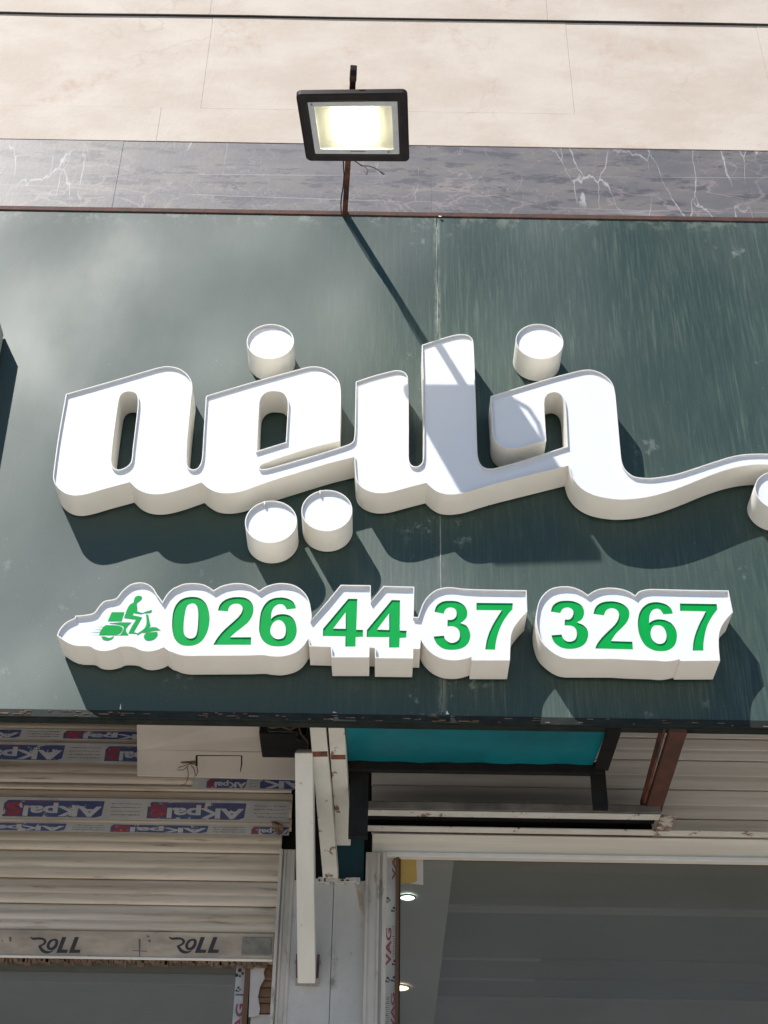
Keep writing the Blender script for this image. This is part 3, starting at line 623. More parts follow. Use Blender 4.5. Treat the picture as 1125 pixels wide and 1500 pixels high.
hb = loft([R(.96, .96, .10, .026), R(.90, .88, .1, .034), R(.7, .62, .1, .040)]); n_ = len(rr(1, 1, .1))
hb[1].append(tuple(range(2*n_, 3*n_)))
obj('housing', hb, 'lamp_black', lamp, smooth=True)
for k in range(9):
    u = -.62+k*.155
    obj('cooling_fin', join(bar(lp_(u, -.55, .046), lp_(u, .55, .046), .0022, .014)), 'lamp_black', lamp)
obj('seal', loft([R(.81, .77, .02, .0028), R(.70, .64, .02, .0034), R(.70, .64, .02, .0105)]), 'lamp_grey', lamp, smooth=False)
rf = loft([R(.70, .64, .02, .0105), R(.46, .47, .02, .0180)])
obj('reflector', rf, 'reflector', lamp, smooth=False)
obj('led_panel', ([lp_(u, v, .0176) for u, v in ((-.44, -.46), (.44, -.46), (.44, .46), (-.44, .46))], [(0, 1, 2, 3)]), 'led', lamp)
obj('reflector_floor', ([lp_(u, v, .0190) for u, v in ((-.72, -.66), (.72, -.66), (.72, .66), (-.72, .66))], [(0, 1, 2, 3)]), 'reflector', lamp)
obj('glass', ([lp_(u, v, .0062) for u, v in ((-.695, -.635), (.695, -.635), (.695, .635), (-.695, .635))], [(0, 1, 2, 3)]), 'lamp_glass', lamp)
for u, v in ((-.745, -.70), (.60, .695)):
    p = lp_(u, v, .0025); obj('screw', tube([p, p-lz*.002], .0035, 10), 'screw', lamp)
textp = lp_(.0, .70, .0020)
obj('maker_mark', join(*[([lp_(-.12+k*.032, .675, .0020), lp_(-.12+k*.032+.022, .675, .0020), lp_(-.12+k*.032+.022, .705, .0020), lp_(-.12+k*.032, .705, .0020)], [(0, 1, 2, 3)]) for k in range(9)]), 'tape_ink', lamp, kind='stuff')
# U bracket: two arms on the short sides, a strap across the back
for s in (-1, 1):
    obj('bracket_arm', join(bar(lp_(s*.72, 0, .030), lp_(s*.72, .02, .062), .018, .004, lx)), 'lamp_black', lamp)
obj('bracket_strap', bar(lp_(-.74, .02, .064), lp_(.74, .02, .064), .020, .004), 'lamp_black', lamp)
# carrying loop on the far right corner, as its shadow shows
lo_ = [at(560, 158, 2.655), at(572, 150, 2.645), at(585, 149, 2.635), at(593, 155, 2.622), at(594, 163, 2.612), at(592, 172, 2.605), at(586, 180, 2.615)]
obj('bracket_loop', tube(lo_, .0065, 8), 'lamp_black', lamp, smooth=True)

Tp = at(518, 100, 2.48); Fp = at(505, 322, YP-.002); Fp.z = zt+.012
Fp.x = at(505, 320, YP).x
post = thing('lamp_post_arm', 'rusty square steel arm leaning out from the top of the sign to carry the floodlight', 'lamp arm', tuple(Fp))
obj('arm', bar(Fp+(Fp-Tp).normalized()*.012, Tp, .017, .017), 'rust', post, bevel=.002)
obj('tip_binding', bar(Tp.lerp(Fp, .035), Tp.lerp(Fp, .06), .0195, .0195), 'wire_brown', post)
obj('burnt_tip', bar(Tp.lerp(Fp, -.004), Tp.lerp(Fp, .03), .0185, .0185), 'hole', post, bevel=.002)
dcab = [Fp.lerp(Tp, k/14)+Vector((-.012-.003*math.sin(k*1.3), -.004, -.004+.003*math.sin(k*2.1))) for k in range(11)]
tag(obj('power_cable', tube(dcab, .0022, 6), 'wire', smooth=True), 'thin dark cable strapped along the left side of the rusty lamp arm', 'cable')
def px_path(pts, Y): return [at(a, b, Y) for a, b in pts]
wl = px_path([(520, 236), (530, 243), (540, 243), (549, 246), (558, 252)], 2.86)
tag(obj('loose_wire', join(tube(wl, .0017, 6), tube([wl[-1], wl[-1]+(wl[-1]-wl[-2])*.5], .003, 6)), 'wire', smooth=True), 'short black loose wire with a plug end dangling under the floodlight', 'wire')
tag(obj('loose_wire', tube(px_path([(524, 239), (534, 244), (539, 249), (537, 256)], 2.86), .0014, 6), 'wire_brown', smooth=True), 'thin brown curled loose wire under the floodlight, left of the one with a plug', 'wire')

# ================================================================== SHOP FRONTS under the sign
# ---- left roller shutter, its slats seen from below
sh = thing('roller_shutter', 'half open beige roller shutter at the left with strips of worn blue and white tape', 'roller shutter', (-1.2, YS, zat(1408, YS)))
def zS(y, x=200): return zat(y, YS, x)
def slat_profile(x0, x1, z0, z1, Y, bulge=.008, n=6, flat=.25, gap=.0012):
    """one convex slat, its lower lip tucked behind the next"""
    V = []; Fa = []; prof = []
    for t, q in ((0, .25), (.05, .75), (.14, 1), (.34, 1.0), (.38, .80), (.43, .82), (.47, .98), (.66, .95), (.70, .70), (.90, .55), (.97, .42), (1, .15)):
        prof.append((Y-bulge*q, z0+gap+(z1-z0-2*gap)*t))
    prof = [(Y+.006, prof[0][1])]+prof+[(Y+.006, prof[-1][1])]
    m_ = len(prof)
    for x in (x0, x1):
        for (y, z) in prof: V.append((x, y, z))
    for k in range(m_-1): Fa.append((k, k+1, m_+k+1, m_+k))
    Fa.append(tuple(range(m_))); Fa.append(tuple(range(m_, 2*m_)))
    return V, Fa
edges = [1000, 1038, 1058, 1079, 1113, 1150, 1159, 1197, 1215, 1248, 1289, 1326, 1366]
XL = -4.0
for a, b in zip(edges[:-1], edges[1:]):
    xr = xat(427 if b <= 1215 else 412-(a-1215)*.05, b, YS)
    o = obj('slat', slat_profile(XL, xr, zS(b), zS(a), YS-(.004 if b-a < 25 else 0), bulge=.007 if b-a > 25 else .004), 'slat', sh, smooth=True)
zb0, zb1 = zS(1408), zS(1366)
xr = xat(401, 1390, YS)
obj('bottom_bar', box(XL, xr, YS-.012, YS+.012, zb0, zb1-.001), 'bottom_bar', sh, bevel=.002)
obj('bar_lip', box(XL, xr, YS-.015, YS-.012, zb0, zb0+.006), 'slat_light', sh, bevel=.001)
obj('rust_fringe', join(*[box(x, x+random.uniform(.006, .02), YS-.010, YS+.010, zb0-random.uniform(.004, .014), zb0-.0004) for x in [XL+.012*k for k in range(int((xr-XL)/.012)-1)]]), 'fringe', sh, kind='stuff', bevel=0)
obj('lock_plate', box(xat(355, 1390, YS), xat(398, 1390, YS), YS-.0165, YS-.0122, zat(1402, YS, 375), zat(1376, YS, 375)), mk('lock_grey', (.12, .12, .105), .6, c2=(.24, .22, .18), scale=30, amt=.5, bump=.001), sh, bevel=.002)
# ROLL print on the bottom bar: each letter drawn as its outline
def flat_print(name, polys, zm, Y, mat, root, label=None):
    parts = []
    for P in polys: parts.append(fill([toxz(spline(Z(*zm, P)), Y)], Y))
    return obj(name, join(*parts), mat, root, label=label)
def roll(dx):
    zm = (29+dx, 1355, 7.653); Yp = YS-.0128
    flat_print('printed_letter', [[(118, 128, 1), (150, 142), (200, 138), (255, 142), (293, 165), (298, 195), (275, 222), (240, 240, 1), (262, 268), (300, 290), (340, 293), (383, 282, 1), (350, 308), (300, 320), (250, 305), (218, 265), (205, 232, 1), (250, 212), (270, 190), (255, 168), (200, 163), (150, 165), (125, 148)]], zm, Yp, 'ink', sh, label='swooshing R of the black ROLL print')
    oo = toxz(spline(Z(*zm, [(375, 155), (410, 155), (430, 180), (425, 225), (400, 265), (360, 283), (320, 275), (300, 245), (308, 205), (335, 170)])), Yp)
    oi = toxz(spline(Z(*zm, [(380, 175), (395, 180), (395, 210), (375, 240), (350, 255), (335, 245), (338, 215), (355, 190)])), Yp)
    obj('printed_letter', fill([oo, oi[::-1]], Yp), 'ink', sh, label='O of the black ROLL print')
    for d in (0, 141):
        flat_print('printed_letter', [[(475+d, 135, 1), (522+d, 135, 1), (470+d, 275, 1), (540+d, 278, 1), (527+d, 313, 1), (408+d, 313, 1)]], zm, Yp, 'ink', sh)
roll(0); roll(203)
obj('smudge_mark', join(*[(([at(a, b, YS-.0126), at(a+w_, b+1, YS-.0126), at(a+w_-1, b+h_, YS-.0126), at(a+1, b+h_-1, YS-.0126)]), [(0, 1, 2, 3)]) for a, b, w_, h_ in ((203, 1375, 3, 28), (214, 1370, 5, 3), (217, 1376, 4, 5), (194, 1392, 22, 2), (13, 1372, 4, 8), (2, 1376, 2, 6))]), 'tape_ink', sh, kind='stuff')

# tapes on the slats: the print stands upside down
def tape(y0, y1, x0, x1, blocks, prints, Y, full=(0., 1.), red=False):
    yc = (y0+y1)/2; za = zat(y1, Y, x0); zc = zat(y0, Y, x0)
    t = obj('tape', ([(xat(x0, yc, Y), Y, za), (xat(x1, yc, Y), Y, za), (xat(x1, yc, Y), Y, zc), (xat(x0, yc, Y), Y, zc)], [(0, 1, 2, 3)]), 'tape', sh)
    H = zc-za
    for (bx0, bx1, cut0, cut1) in blocks:
        a, b = xat(bx0, yc, Y), xat(bx1, yc, Y); L = b-a
        zlo, zhi = za+H*.08, zc-H*.14
        r = min(.010, H*.25)
        P = [(a, zlo), (a+L*.93, zlo), (b-.004, zlo+r*.6), (b, zhi), (a+r, zhi), (a, zhi-r)]
        obj('blue_field', fill([P], Y-.0003), 'tape_blue', t)
        wz0, wz1 = zlo+(zhi-zlo)*.04, zlo+(zhi-zlo)*.86
        if cut0 < .4:
            textmesh('AKpal', (a+L*.20, b-L*.02, wz0, wz1, Y-.0006), 'tape_white', 'brand_print', t, bold=.035, rot180=True)
        else:
            textmesh('AK', (a+L*.05, b-L*.02, wz0, wz1, Y-.0006), 'tape_white', 'brand_print', t, bold=.035, rot180=True)
        if cut0 < .4:
            textmesh('S', (a+L*.015, a+L*.19, zlo+(zhi-zlo)*.08, zhi-(zhi-zlo)*.12, Y-.0005), 'tape_red', 'swirl_print', t, bold=.06, rot180=True)
            zz = zhi-(zhi-zlo)*.10
            obj('red_line', ([(a+L*.14, Y-.0005, zz), (a+L*.56, Y-.0005, zz), (a+L*.56, Y-.0005, zz+(zhi-zlo)*.05), (a+L*.14, Y-.0005, zz+(zhi-zlo)*.05)], [(0, 1, 2, 3)]), 'tape_red', t)
    for (bx0, bx1) in prints:
        ink_lines((xat(bx0, yc, Y), xat(bx1, yc, Y), za+H*.14, zc-H*.16, Y-.0004), 4 if H > .04 else 3, t)
    return t
tape(1163, 1194, -260, 424, [(-205, -58, 0, 1), (6, 153, 0, 1), (217, 361, 0, 1)], [(-48, -5), (163, 207), (373, 420)], YS-.0078)
tape(1199, 1213, -260, 424, [(-46, 98, 0, 1), (163, 306, 0, 1), (369, 424, 0, 1)], [(106, 154), (312, 360)], YS-.0088)
tape(1082, 1110, -300, 260, [(-55, 95, 0, 1), (155, 262, 0, 1)], [(101, 148)], YS-.0078)
tape(1062, 1077, -300, 260, [(-110, 32, 0, 1), (94, 240, 0, 1)], [(40, 88)], YS-.0088)
tape(1138, 1155, 282, 430, [(303, 362, 0, 1), (381, 452, .5, 1)], [(366, 378)], YS-.0100)
# dark blob hanging from the tape end
bp_ = at(408, 1210, YS-.02)
tag(obj('torn_tape_end', join(([at(397, 1203, YS-.012), at(404, 1203, YS-.02), at(414, 1208, YS-.03), at(416, 1219, YS-.026), at(408, 1224, YS-.03), at(402, 1216, YS-.022), at(406, 1208, YS-.034)], [(0, 1, 6), (1, 2, 6), (2, 3, 6), (3, 4, 6), (4, 5, 6), (5, 0, 6)])), 'fringe', smooth=True), 'dark crumpled torn tape end at the right of the lower taped slat', 'tape')

# ---- cream cover sheet with its cut flap and wires
cv = thing('cover_sheet', 'folded cream sheet metal cover with a cut flap, hanging under the sign at the left', 'cover panel', (xat(315, 1100, 3.62), 3.62, zat(1138, 3.62, 315)))
Ya = 3.66
def quad(pts, Y): return [at(a, b, Y) for a, b in pts]
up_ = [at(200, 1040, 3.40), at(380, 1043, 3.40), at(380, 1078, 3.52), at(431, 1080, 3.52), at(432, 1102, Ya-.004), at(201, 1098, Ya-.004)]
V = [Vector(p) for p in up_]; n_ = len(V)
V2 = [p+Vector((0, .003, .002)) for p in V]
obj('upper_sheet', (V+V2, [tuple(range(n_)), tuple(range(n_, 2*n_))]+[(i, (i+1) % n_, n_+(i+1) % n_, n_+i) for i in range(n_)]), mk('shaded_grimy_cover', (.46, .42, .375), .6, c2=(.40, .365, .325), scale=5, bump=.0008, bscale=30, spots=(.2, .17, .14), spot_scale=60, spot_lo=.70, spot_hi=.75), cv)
def slab(pts, Y, th=.003):
    lp = toxz(pts, Y); return join(fill([lp], Y), fill([lp], Y+th), wallstrip(lp, Y, Y+th))
outer = [(201, 1098), (432, 1103), (432, 1142), (330, 1139), (201, 1136)]
cut = [(288, 1105.5), (354, 1106), (354, 1107.5), (289.5, 1107.5), (289.5, 1122), (286.5, 1122), (286.5, 1106)]
lpo = toxz(outer, Ya); lph = toxz(cut, Ya)[::-1]
obj('lower_flange', join(fill([lpo, lph], Ya), wallstrip(lpo, Ya, Ya+.003), wallstrip(lph, Ya, Ya+.003)), 'cover', cv)
obj('cut_line', join(fill([toxz([(353, 1107), (355, 1107), (355, 1119), (352.5, 1131), (351.5, 1130), (353, 1119)], Ya-.0004)], Ya-.0004), fill([toxz(cut, Ya+.002)], Ya+.002)), 'hole', cv)
obj('dirt_smear', slab([(264, 1116), (286, 1114), (288, 1119), (266, 1118)], Ya-.0008, .0004), 'fringe', cv)
wr = [[(287, 1121), (280, 1119), (272, 1121), (262, 1124), (260, 1128), (268, 1128), (276, 1122)],
      [(274, 1123), (276, 1133), (275, 1141), (272, 1148), (264, 1151)],
      [(280, 1121), (285, 1127), (286, 1135), (284, 1138)], [(288, 1122), (290, 1130), (287, 1137)]]
for k, (P, lb) in enumerate(zip(wr, ('looped thin wire end sticking out of the cut flap', 'longest thin wire hanging down from the cut flap', 'short bent wire beside the corner of the cut flap', 'short straight wire at the corner of the cut flap'))):
    tag(obj('wire_end', tube(px_path(P, Ya-.012), .0011, 6), 'wire_brown', smooth=True), lb, 'wire', 'wire ends at the cut flap')

# dark gadget in the gap next to the sheet
gd = thing('junction_box', 'black box in the dark gap between the cream cover and the white tubes', 'junction box', (xat(410, 1065, 3.46), 3.46, zat(1080, 3.46, 410)))
obj('box_body', box(xat(380, 1065, 3.46), xat(450, 1065, 3.46), 3.46, 3.60, zat(1076, 3.46, 400), zat(1040, 3.46, 400)), 'black_iron', gd, bevel=.004)
obj('box_lid', box(xat(392, 1065, 3.45), xat(432, 1065, 3.45), 3.452, 3.459, zat(1071, 3.45, 400), zat(1058, 3.45, 400)), mk('dark_gloss', (.02, .028, .025), .2), gd, bevel=.003)
obj('box_gland', tube([at(436, 1072, 3.455), at(440, 1078, 3.45), at(437, 1084, 3.45)], .008, 8), 'hole', gd, smooth=True)
obj('box_strip', box(xat(395, 1065, 3.45), xat(440, 1065, 3.45), 3.444, 3.451, zat(1055.5, 3.45, 400), zat(1053.5, 3.45, 400)), 'paper', gd)

for k, (P, lb) in enumerate((([(383, 1048), (388, 1062), (398, 1066), (412, 1064), (425, 1069), (440, 1062)], 'thin dark cable drooping across the black box under the sign'),
                            ([(436, 1060), (442, 1076), (452, 1088), (449, 1102)], 'thin dark cable running down beside the top of the plain white brace'))):
    tag(obj('cable', tube(px_path(P, 3.43), .0028, 6), 'wire_brown', smooth=True), lb, 'cable')

# ---- right shutter planks / lintel
rs = thing('shutter_box', 'pale horizontal planks of the shutter housing above the right glass front', 'shutter housing', (.7, YS, zat(1262, YS)))
def zR(y): return zat(y, YS, 1125)
edR = [995, 1040, 1085, 1117, 1160, 1203, 1231]
for i, (a, b) in enumerate(zip(edR[:-1], edR[1:])):
    z0, z1 = zR(b), zR(a); zm = z0+(z1-z0)*.45
    x0 = xat(544 if b > 1117 else 510, b, YS)
    V, Fa = [], []
    prof = [(YS+.004, z0+.0012), (YS-.008, z0+.0016), (YS-.009, z0+(z1-z0)*.3), (YS-.0080, zm), (YS-.0087, zm+.004), (YS-.0086, z1-.004), (YS-.004, z1-.0008), (YS+.004, z1-.0008)]
    m_ = len(prof)
    for x in (x0, 3.0):
        for (y, z) in prof: V.append((x, y, z))
    for k in range(m_-1): Fa.append((k, k+1, m_+k+1, m_+k))
    Fa.append(tuple(range(m_))); Fa.append(tuple(range(m_, 2*m_)))
    obj('plank', (V, Fa), 'slat_light', rs, bevel=.0006)
obj('lintel_rail', box(xat(545, 1240, YS), 3.0, YS-.016, YS+.03, zR(1262), zR(1232)), 'slat_light', rs, bevel=.004)
obj('lintel_lip', box(xat(553, 1240, YS), 3.0, YS-.022, YS-.0165, zR(1267), zR(1261)), 'rim', rs, bevel=.001)
obj('shutter_backing', box(-4, 3.0, YS+.03, YS+.045, zR(1259), 3.735), 'black_iron', rs)
obj('soffit', box(-4, 3.0, YW+.01, YS+.3, 3.74, 3.79), 'black_iron', rs)

# ---- steel frame under the sign
zc = 3.22
sf = thing('channel_beam', 'white painted steel channel with a dark hollow, lying across under the sign', 'steel beam', (xat(510, 1190, 3.6), 3.6, zc))
xl, xr_ = xat(503, 1200, 3.66), xat(962, 1210, 3.66)
obj('front_flange', box(xl-.02, xr_, 3.590, 3.622, zc-.004, zc), 'peel', sf, bevel=.001)
obj('rear_flange', box(xl+.03, xr_+.35, 3.692, 3.725, zc-.004, zc), 'peel', sf, bevel=.001)
obj('web', box(xl, xr_, 3.60, 3.70, zc+.02, zc+.03), 'black_iron', sf)
obj('rear_web', box(xl, xr_, 3.7265, 3.732, zc-.003, zc+.045), 'black_iron', sf)
obj('front_web', box(xl-.02, xr_, 3.584, 3.5895, zc+.0005, zc+.022), mk('sooty_steel', (.07, .065, .06), .7, c2=(.16, .15, .14), scale=14, amt=.5), sf, bevel=.001)
obj('end_plate', box(xr_+.001, xr_+.04, 3.59, 3.69, zc-.006, zc-.001), mk('flaking_plate', (.45, .42, .38), .8, c2=(.12, .06, .04), scale=45, amt=.2, bump=.002), sf, label='rusty flaking end plate')
b_ = at(520, 1217, 3.70)
obj('weld_ring', tube([b_+Vector((.012*math.cos(k*.7), .006*math.sin(k*.7), -.004)) for k in range(10)], .002, 6), 'fringe', sf, smooth=True)

rb = thing('rusty_bracket', 'thick rusty red steel bar running back under the sign at the right', 'bracket', (xat(990, 1070, 3.22), 3.22, 3.25))
obj('rusty_bar', bar(Vector((at(993, 1062, 3.20).x, 3.206, 3.272)), Vector((at(957, 1203, 3.63).x, 3.64, 3.245)), .044, .02), 'rust_red', rb, bevel=.002)
obj('bar_edge', bar(Vector((at(974, 1062, 3.20).x, 3.21, 3.29)), Vector((at(943, 1203, 3.63).x, 3.64, 3.262)), .006, .035), 'rust', rb, bevel=.001)

bb = thing('black_hanger', 'bent black flat bar holding the right end of the teal sheet', 'bracket', (xat(895, 1080, 3.3), 3.3, 3.2))
obj('level_bar', bar((at(899, 1062, 3.21).x, 3.207, 3.272), (at(880, 1118, 3.43).x, 3.43, 3.272), .036, .010), 'black_iron', bb, bevel=.001)
obj('drop_bar', box(xat(866, 1150, 3.44), xat(888, 1150, 3.44), 3.435, 3.447, zat(1186, 3.44, 880), 3.276), 'black_iron', bb, bevel=.001)

ts = thing('teal_sheet', 'shiny teal soffit sheet on a black frame just under the sign', 'panel', (xat(690, 1100, 3.3), 3.3, 3.28))
def tz(x, Y): return at(x, 1090, Y).x
nx = 20; V = []; Fa = []
xa, xb = at(506, 1066, 3.22).x, at(890, 1066, 3.22).x; xc, xd = at(508, 1116, 3.42).x, at(868, 1116, 3.42).x
for i in range(nx+1):
    t = i/nx
    for j, Yj in enumerate((3.206, 3.30, 3.36, 3.425)):
        s = j/3; X = (xa+(xb-xa)*t)*(1-s)+(xc+(xd-xc)*t)*s
        V.append((X, Yj, 3.281+.0016*math.sin(i*1.9+j*2)+.001*math.sin(i*.8)))
for i in range(nx):
    for j in range(3): k = i*4+j; Fa.append((k, k+4, k+5, k+1))
obj('sheet', (V, Fa), 'teal', ts, smooth=True)
obj('frame_bar', box(xc-.01, xd+.03, 3.426, 3.446, 3.258, 3.290), 'black_iron', ts, bevel=.001)
obj('void_plate', box(xat(512, 1150, 3.44), xat(540, 1150, 3.44), 3.45, 3.47, zat(1225, 3.45, 520), 3.28), 'black_iron', ts)  # black plate added where there is only a dark void
obj('flap', join(fill([toxz([(860, 1078), (872, 1072), (878, 1073), (874, 1078), (880, 1080), (868, 1084)], 3.30)], 3.30)), 'rim', ts)
V = quad([(866, 1075), (877, 1071), (877, 1078), (868, 1082)], 3.27)

# ---- two parallel white tubes sloping back, and the lone white brace
def slope_bar(name, lab, cat, pa, Y0, pb, Y1, wx, wz, mat, group=None, cap=None):
    a = at(*pa, Y0); b = at(*pb, Y1)
    t = thing(name, lab, cat, tuple(b), group)
    obj('tube_body', bar(a, b, wx, wz), mat, t, bevel=.0015)
    return t, a, b
t1, a1, b1 = slope_bar('support_tube', 'left one of the twin white peeling tubes running down to the grey column', 'steel tube', (465.5, 1052), 3.24, (485.5, 1292), 3.74, .041, .03, 'peel', 'twin tubes')
t2, a2, b2 = slope_bar('support_tube', 'right one of the twin white peeling tubes, ending above the channel beam', 'steel tube', (493, 1058), 3.24, (501.5, 1186), 3.56, .041, .03, 'peel', 'twin tubes')
obj('rust_band', bar(a1.lerp(b1, .17), a1.lerp(b1, .20), .0385, .0315), 'rust', t1)
obj('rust_band', bar(a2.lerp(b2, .31), a2.lerp(b2, .36), .0375, .0315), 'rust', t2)
obj('short_end', bar(at(501.5, 1186, 3.575), at(503, 1234, 3.68), .040, .025), 'peel', t2, bevel=.001)
ba, bb_ = at(446, 1100, 3.34), at(450, 1436, 3.715)
br = thing('diagonal_brace', 'long plain white square steel brace slanting down onto the grey column', 'brace', tuple(bb_))
obj('brace_tube', bar(ba, bb_, .046, .046), 'white_steel', br, bevel=.0025)
for k in (-1, 1): obj('bolt', tube([bb_+Vector((k*.029, -.012, .045)), bb_+Vector((k*.029, -.002, .045))], .006, 6), 'screw', br)
obj('foot_plate', bar(bb_+Vector((0, .0, -.005)), bb_+Vector((0, .01, -.001)), .06, .02), 'screw', br)
for sx in (-1, 1): obj('weld_rust', bar(bb_+Vector((sx*.0262, -.004, .004)), bb_+Vector((sx*.0275, -.018, .062)), .006, .010), 'rust', br, bevel=.002)

# ---- grey column with its guide rails
zct = zat(1291, YS-.03)
gc = thing('grey_column', 'grey painted column between the two shop fronts with vertical seams', 'column', (xat(480, 1400, YS), YS-.03, 0))
YC = YS-.03
xs = [xat(424, 1400, YC), xat(484, 1440, YC), xat(532.5, 1440, YC)]
for k, (a, b) in enumerate(zip(xs[:-1], xs[1:])):
    topz = [zct-.002*k, zct]
    P = [(a+.0008, 0), (b-.0008, 0)]
    n_ = 10
    for i in range(n_+1): P.append((b-.0008-(b-a-.0016)*i/n_, zct+random.uniform(-.003, .004)))
    obj('face_panel', join(fill([P], YC), wallstrip(P, YC, YC+.05)), 'column', gc)
obj('core', box(xs[0]-.02, xs[2]+.03, YC+.052, YC+.4, 0, zct+.1), 'black_iron', gc)
obj('mortar_lump', join(*[box(x, x+random.uniform(.008, .03), YC-.012, YC+.03, zct-random.uniform(.004, .02), zct+random.uniform(0, .010)) for x in [xat(458+k*8, 1292, YC) for k in range(9)]]), 'column', gc, kind='stuff', bevel=.002)
obj('plaster_patch', slab([(520, 1294), (531, 1300), (532, 1340), (527, 1330), (524, 1312)], YC-.002, .002), 'bottom_bar', gc)
obj('teal_back', box(xat(488, 1260, YS+.01), xat(533, 1260, YS+.01), YS+.01, YS+.02, zct-.02, zat(1215, YS)), 'teal_dark', gc)
def rail(lab, x0, x1, ytop, ridges, Yr, gr):
    t = thing('guide_rail', lab, 'guide rail', ((x0+x1)/2, Yr, 0), gr)
    zt_ = zat(ytop, Yr)
    obj('rail_body', box(x0, x1, Yr, Yr+.05, 0, zt_), 'rail', t, bevel=.002)
    for u0, u1, dd in ridges:
        obj('ridge', box(x0+(x1-x0)*u0, x0+(x1-x0)*u1, Yr-dd, Yr-.0004, 0, zt_-.004), 'rail', t, bevel=.0015)
    return t
rail('beige guide rail with ridges right of the ROLL shutter', xat(402, 1400, YS), xat(427, 1400, YS), 1246, ((.0, .2, .012), (.28, .42, .006), (.75, .95, .005)), YS-.028, 'shutter guide rails')
rail('beige guide rail with ridges at the left of the right glass front', xat(533, 1400, YS-.05), xat(565, 1400, YS-.05), 1248, ((.0, .16, .004), (.55, .68, .006), (.80, 1., .011)), YS-.05, 'shutter guide rails')

# ---- glass fronts
YG = YS+.03
gz = zat(1400, YG)
gl = thing('glass_front', 'dark glass front below the ROLL shutter at the lower left', 'window', (-1.5, YG, 0), 'shop glass')
obj('pane', ([(XL, YG, 0), (xat(359, 1450, YG), YG, 0), (xat(359, 1450, YG), YG, 3.2), (XL, YG, 3.2)], [(0, 1, 2, 3)]), 'glass', gl)
obj('wood_edge', box(xat(358, 1450, YG), xat(365.5, 1450, YG), YG-.02, YG+.03, 0, 3.12), 'wood', gl, bevel=.001)
tp = obj('protective_tape', box(xat(344, 1450, YG), xat(358, 1450, YG)-.0005, YG-.003, YG-.0006, 0, 3.1), 'tape', gl)
gr_ = thing('glass_front', 'wide dark glass front at the lower right below the pale planks', 'window', (1, YG, 0), 'shop glass')
gx = xat(585, 1400, YG)
obj('pane', ([(gx-.004, YG, 0), (3.0, YG, 0), (3.0, YG, 3.2), (gx-.004, YG, 3.2)], [(0, 1, 2, 3)]), 'glass', gr_)
obj('wood_edge', box(xat(579, 1400, YG), xat(584, 1400, YG), YG-.02, YG+.03, 0, 3.2), 'wood', gr_, bevel=.001)
obj('black_gasket', box(xat(584, 1400, YG)+.0002, xat(586, 1400, YG), YG-.01, YG+.02, 0, 3.2), 'hole', gr_)
tq = obj('protective_tape', box(xat(563, 1400, YG), xat(579, 1400, YG)-.0005, YG-.014, YG-.010, 0, 3.2), 'tape', gr_)
# print on the two protective tapes
textmesh('VAG', (xat(345, 1480, YG), xat(357, 1480, YG), zat(1528, YG, 350), zat(1471, YG, 350), YG-.0036), 'tape_red', 'red_print', tp, bold=.03, rot90=1)
def disc(P, r, Y, n=14): return [(P.x+r*math.cos(2*math.pi*k/n), P.z+r*math.sin(2*math.pi*k/n)) for k in range(n)]
def ballmark(px_, py_, r, Y, root):
    c = at(px_, py_, Y); parts = []
    for a, b, q in ((0, .45, .42), (-.55, -.45, .38), (.6, -.1, .3), (.1, -.62, .25)):
        c2_ = Vector((c.x+a*r, Y, c.z+b*r*1.1)); parts.append(fill([disc(c2_, r*q, Y, 8)], Y))
    obj('ball_mark', join(*parts), 'ink', root)
ballmark(351, 1425, .013, YG-.0036, tp); ballmark(349, 1449, .008, YG-.0036, tp)
obj('ink_band', box(xat(345, 1458, YG), xat(357, 1458, YG), YG-.0040, YG-.0036, zat(1459, YG, 350), zat(1457, YG, 350)), 'tape_ink', tp)
for (ya, yb, s) in ((1362, 1418, 'VAG'), (1457, 1512, 'VAG'), (1240, 1292, 'VAG')):
    textmesh(s, (xat(564.5 if ya == 1362 else 573, 1400, YG), xat(573 if ya == 1362 else 578.5, 1400, YG), zat(yb, YG, 570), zat(ya, YG, 570), YG-.0146), 'tape_red', 'red_print', tq, bold=.03, rot90=1)
for q in ((568, 1318), (577, 1332), (578, 1410), (568, 1435), (577, 1434)): ballmark(q[0], q[1], .0085, YG-.0146, tq)
ink_lines((xat(574, 1400, YG), xat(578, 1400, YG), zat(1405, YG, 570), zat(1355, YG, 570), YG-.0146), 14, tq)
ink_lines((xat(565, 1400, YG), xat(571, 1400, YG), zat(1510, YG, 570), zat(1462, YG, 570), YG-.0146), 16, tq)

# notes on the inside of the glass, torn paper on the wooden board
tag(obj('yellow_note', slab([(586.5, 1250), (609, 1250), (611, 1290), (606, 1293), (586.5, 1294)], YG-.003, .001), 'yellow'), 'yellow paper note taped in the upper left corner of the right glass', 'note')
tag(obj('white_note', slab([(600, 1250), (620, 1250), (620, 1296), (600, 1294)], YG-.0015, .001), 'paper'), 'white paper note peeping out behind the yellow one', 'note')
wbx = thing('wooden_board', 'brown striped wooden boards between the ROLL shutter glass and the guide rail', 'board', (xat(383, 1450, YG), YG, 0))
zz = [zat(y, YG, 383) for y in (1405, 1438, 1448, 1463, 1471, 1486)]
for a, b in zip(zz[1:], zz[:-1]): obj('plank', box(xat(366, 1450, YG), xat(404, 1450, YG), YG-.006-random.uniform(0, .005), YG+.02, a+.001, b-.001), 'board', wbx, bevel=.001)
obj('lower_panel', box(xat(367, 1495, YG), xat(404, 1450, YG), YG-.008, YG+.02, 0, zz[-1]-.002), 'paper', wbx, bevel=.001)
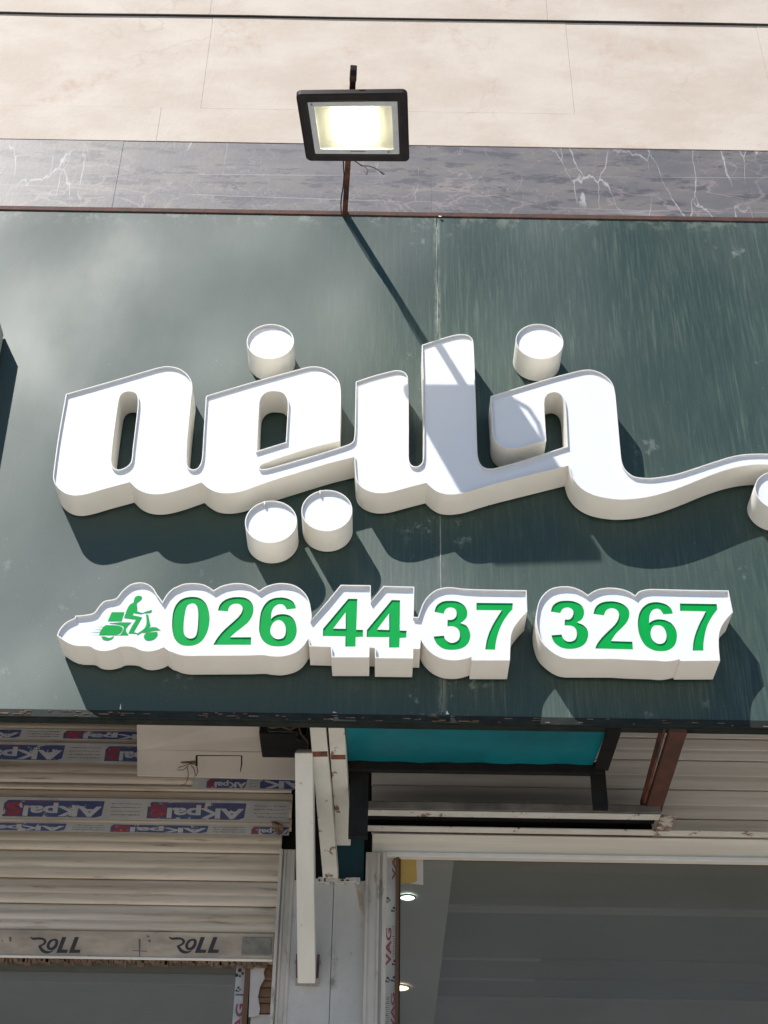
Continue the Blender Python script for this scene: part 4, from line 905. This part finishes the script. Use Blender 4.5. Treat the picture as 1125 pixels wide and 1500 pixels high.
tag(obj('torn_paper', slab([(367, 1412), (392, 1412), (386, 1424), (388, 1433), (381, 1445), (378, 1460), (381, 1478), (379, 1488), (364, 1490)], YG-.0165, .001), 'paper'), 'torn white paper strip stuck on the brown wooden boards', 'paper')

# ---- shop interior seen through the glass
def st(name, vf, mat):
    o = obj(name, vf, mat); o['kind'] = 'structure'; return o
zi = 3.18
st('interior_wall', join(box(-4.2, 3.2, 8.0, 8.1, 0, 3.6), box(-4.2, -4.1, 3.83, 8.0, 0, 3.6), box(3.1, 3.2, 3.83, 8.0, 0, 3.6)), 'inner_wall')
st('interior_floor', box(-4.2, 3.2, 3.79, 8.0, .004, .02), 'floor')
ce = thing('shop_ceiling', 'dim grey suspended ceiling with grooves behind the glass fronts', 'ceiling', (0, 5.5, zi))
xe = at(664, 1300, 3.9).x
ys = [(3.84, 4.30, 0), (4.305, 4.36, 1), (4.365, 4.78, 0), (4.785, 4.80, 1), (4.805, 4.99, 0), (4.995, 5.01, 1), (5.015, 5.20, 0), (5.205, 5.95, 1), (5.955, 7.95, 0)]
for a, b, k in ys:
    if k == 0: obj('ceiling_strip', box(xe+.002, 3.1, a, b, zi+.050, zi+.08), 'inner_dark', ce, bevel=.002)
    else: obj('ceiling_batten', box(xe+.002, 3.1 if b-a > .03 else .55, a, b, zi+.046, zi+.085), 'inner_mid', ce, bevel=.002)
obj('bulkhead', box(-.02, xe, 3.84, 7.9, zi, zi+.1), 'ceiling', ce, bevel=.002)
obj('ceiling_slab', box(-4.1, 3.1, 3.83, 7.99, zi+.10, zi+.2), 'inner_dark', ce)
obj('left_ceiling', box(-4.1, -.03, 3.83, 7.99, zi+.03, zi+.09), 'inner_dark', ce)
obj('left_batten', box(-4.1, xat(330, 1450, 4.6), 4.93, 5.45, zi-.01, zi+.028), 'ceiling', ce, bevel=.003)
for (a, b, mt, lb) in ((597, 1313, 'down', 'lit round cool white downlight in the shop ceiling near the yellow note'), (586, 1445.5, 'down_warm', 'lit round warm downlight in the shop ceiling, half hidden by the wooden edge')):
    d_ = FW*F+RT*(a-562.5)-UP*(b-750); P = CAM+d_*((zi-.001-1.6)/d_.z)
    t = thing('downlight', lb, 'downlight', tuple(P), 'lit downlights in the shop ceiling')
    r_ = .021 if mt == 'down' else .030
    sy = 1.0
    pl = lambda rr_, z: [Vector((P.x+rr_*math.cos(k*math.pi/12), P.y+rr_*sy*math.sin(k*math.pi/12), z)) for k in range(24)]
    ll = bpy.data.lights.new('downlight_lamp', 'AREA'); ll.shape = 'DISK'; ll.size = .05; ll.energy = 9
    ll.color = (.9, 1, .95) if mt == 'down' else (1, .85, .65)
    lo = bpy.data.objects.new('downlight_lamp', ll); COL.objects.link(lo); lo.parent = t; lo.location = (0, 0, -.02)
    obj('lit_disc', (pl(r_, P.z-.004), [tuple(range(24))]), mt, t)
    V = pl(r_*1.02, P.z-.006)+pl(r_*1.25, P.z-.002); obj('trim_ring', (V, [(i, (i+1) % 24, 24+(i+1) % 24, 24+i) for i in range(24)]), 'inner_wall', t, smooth=True)
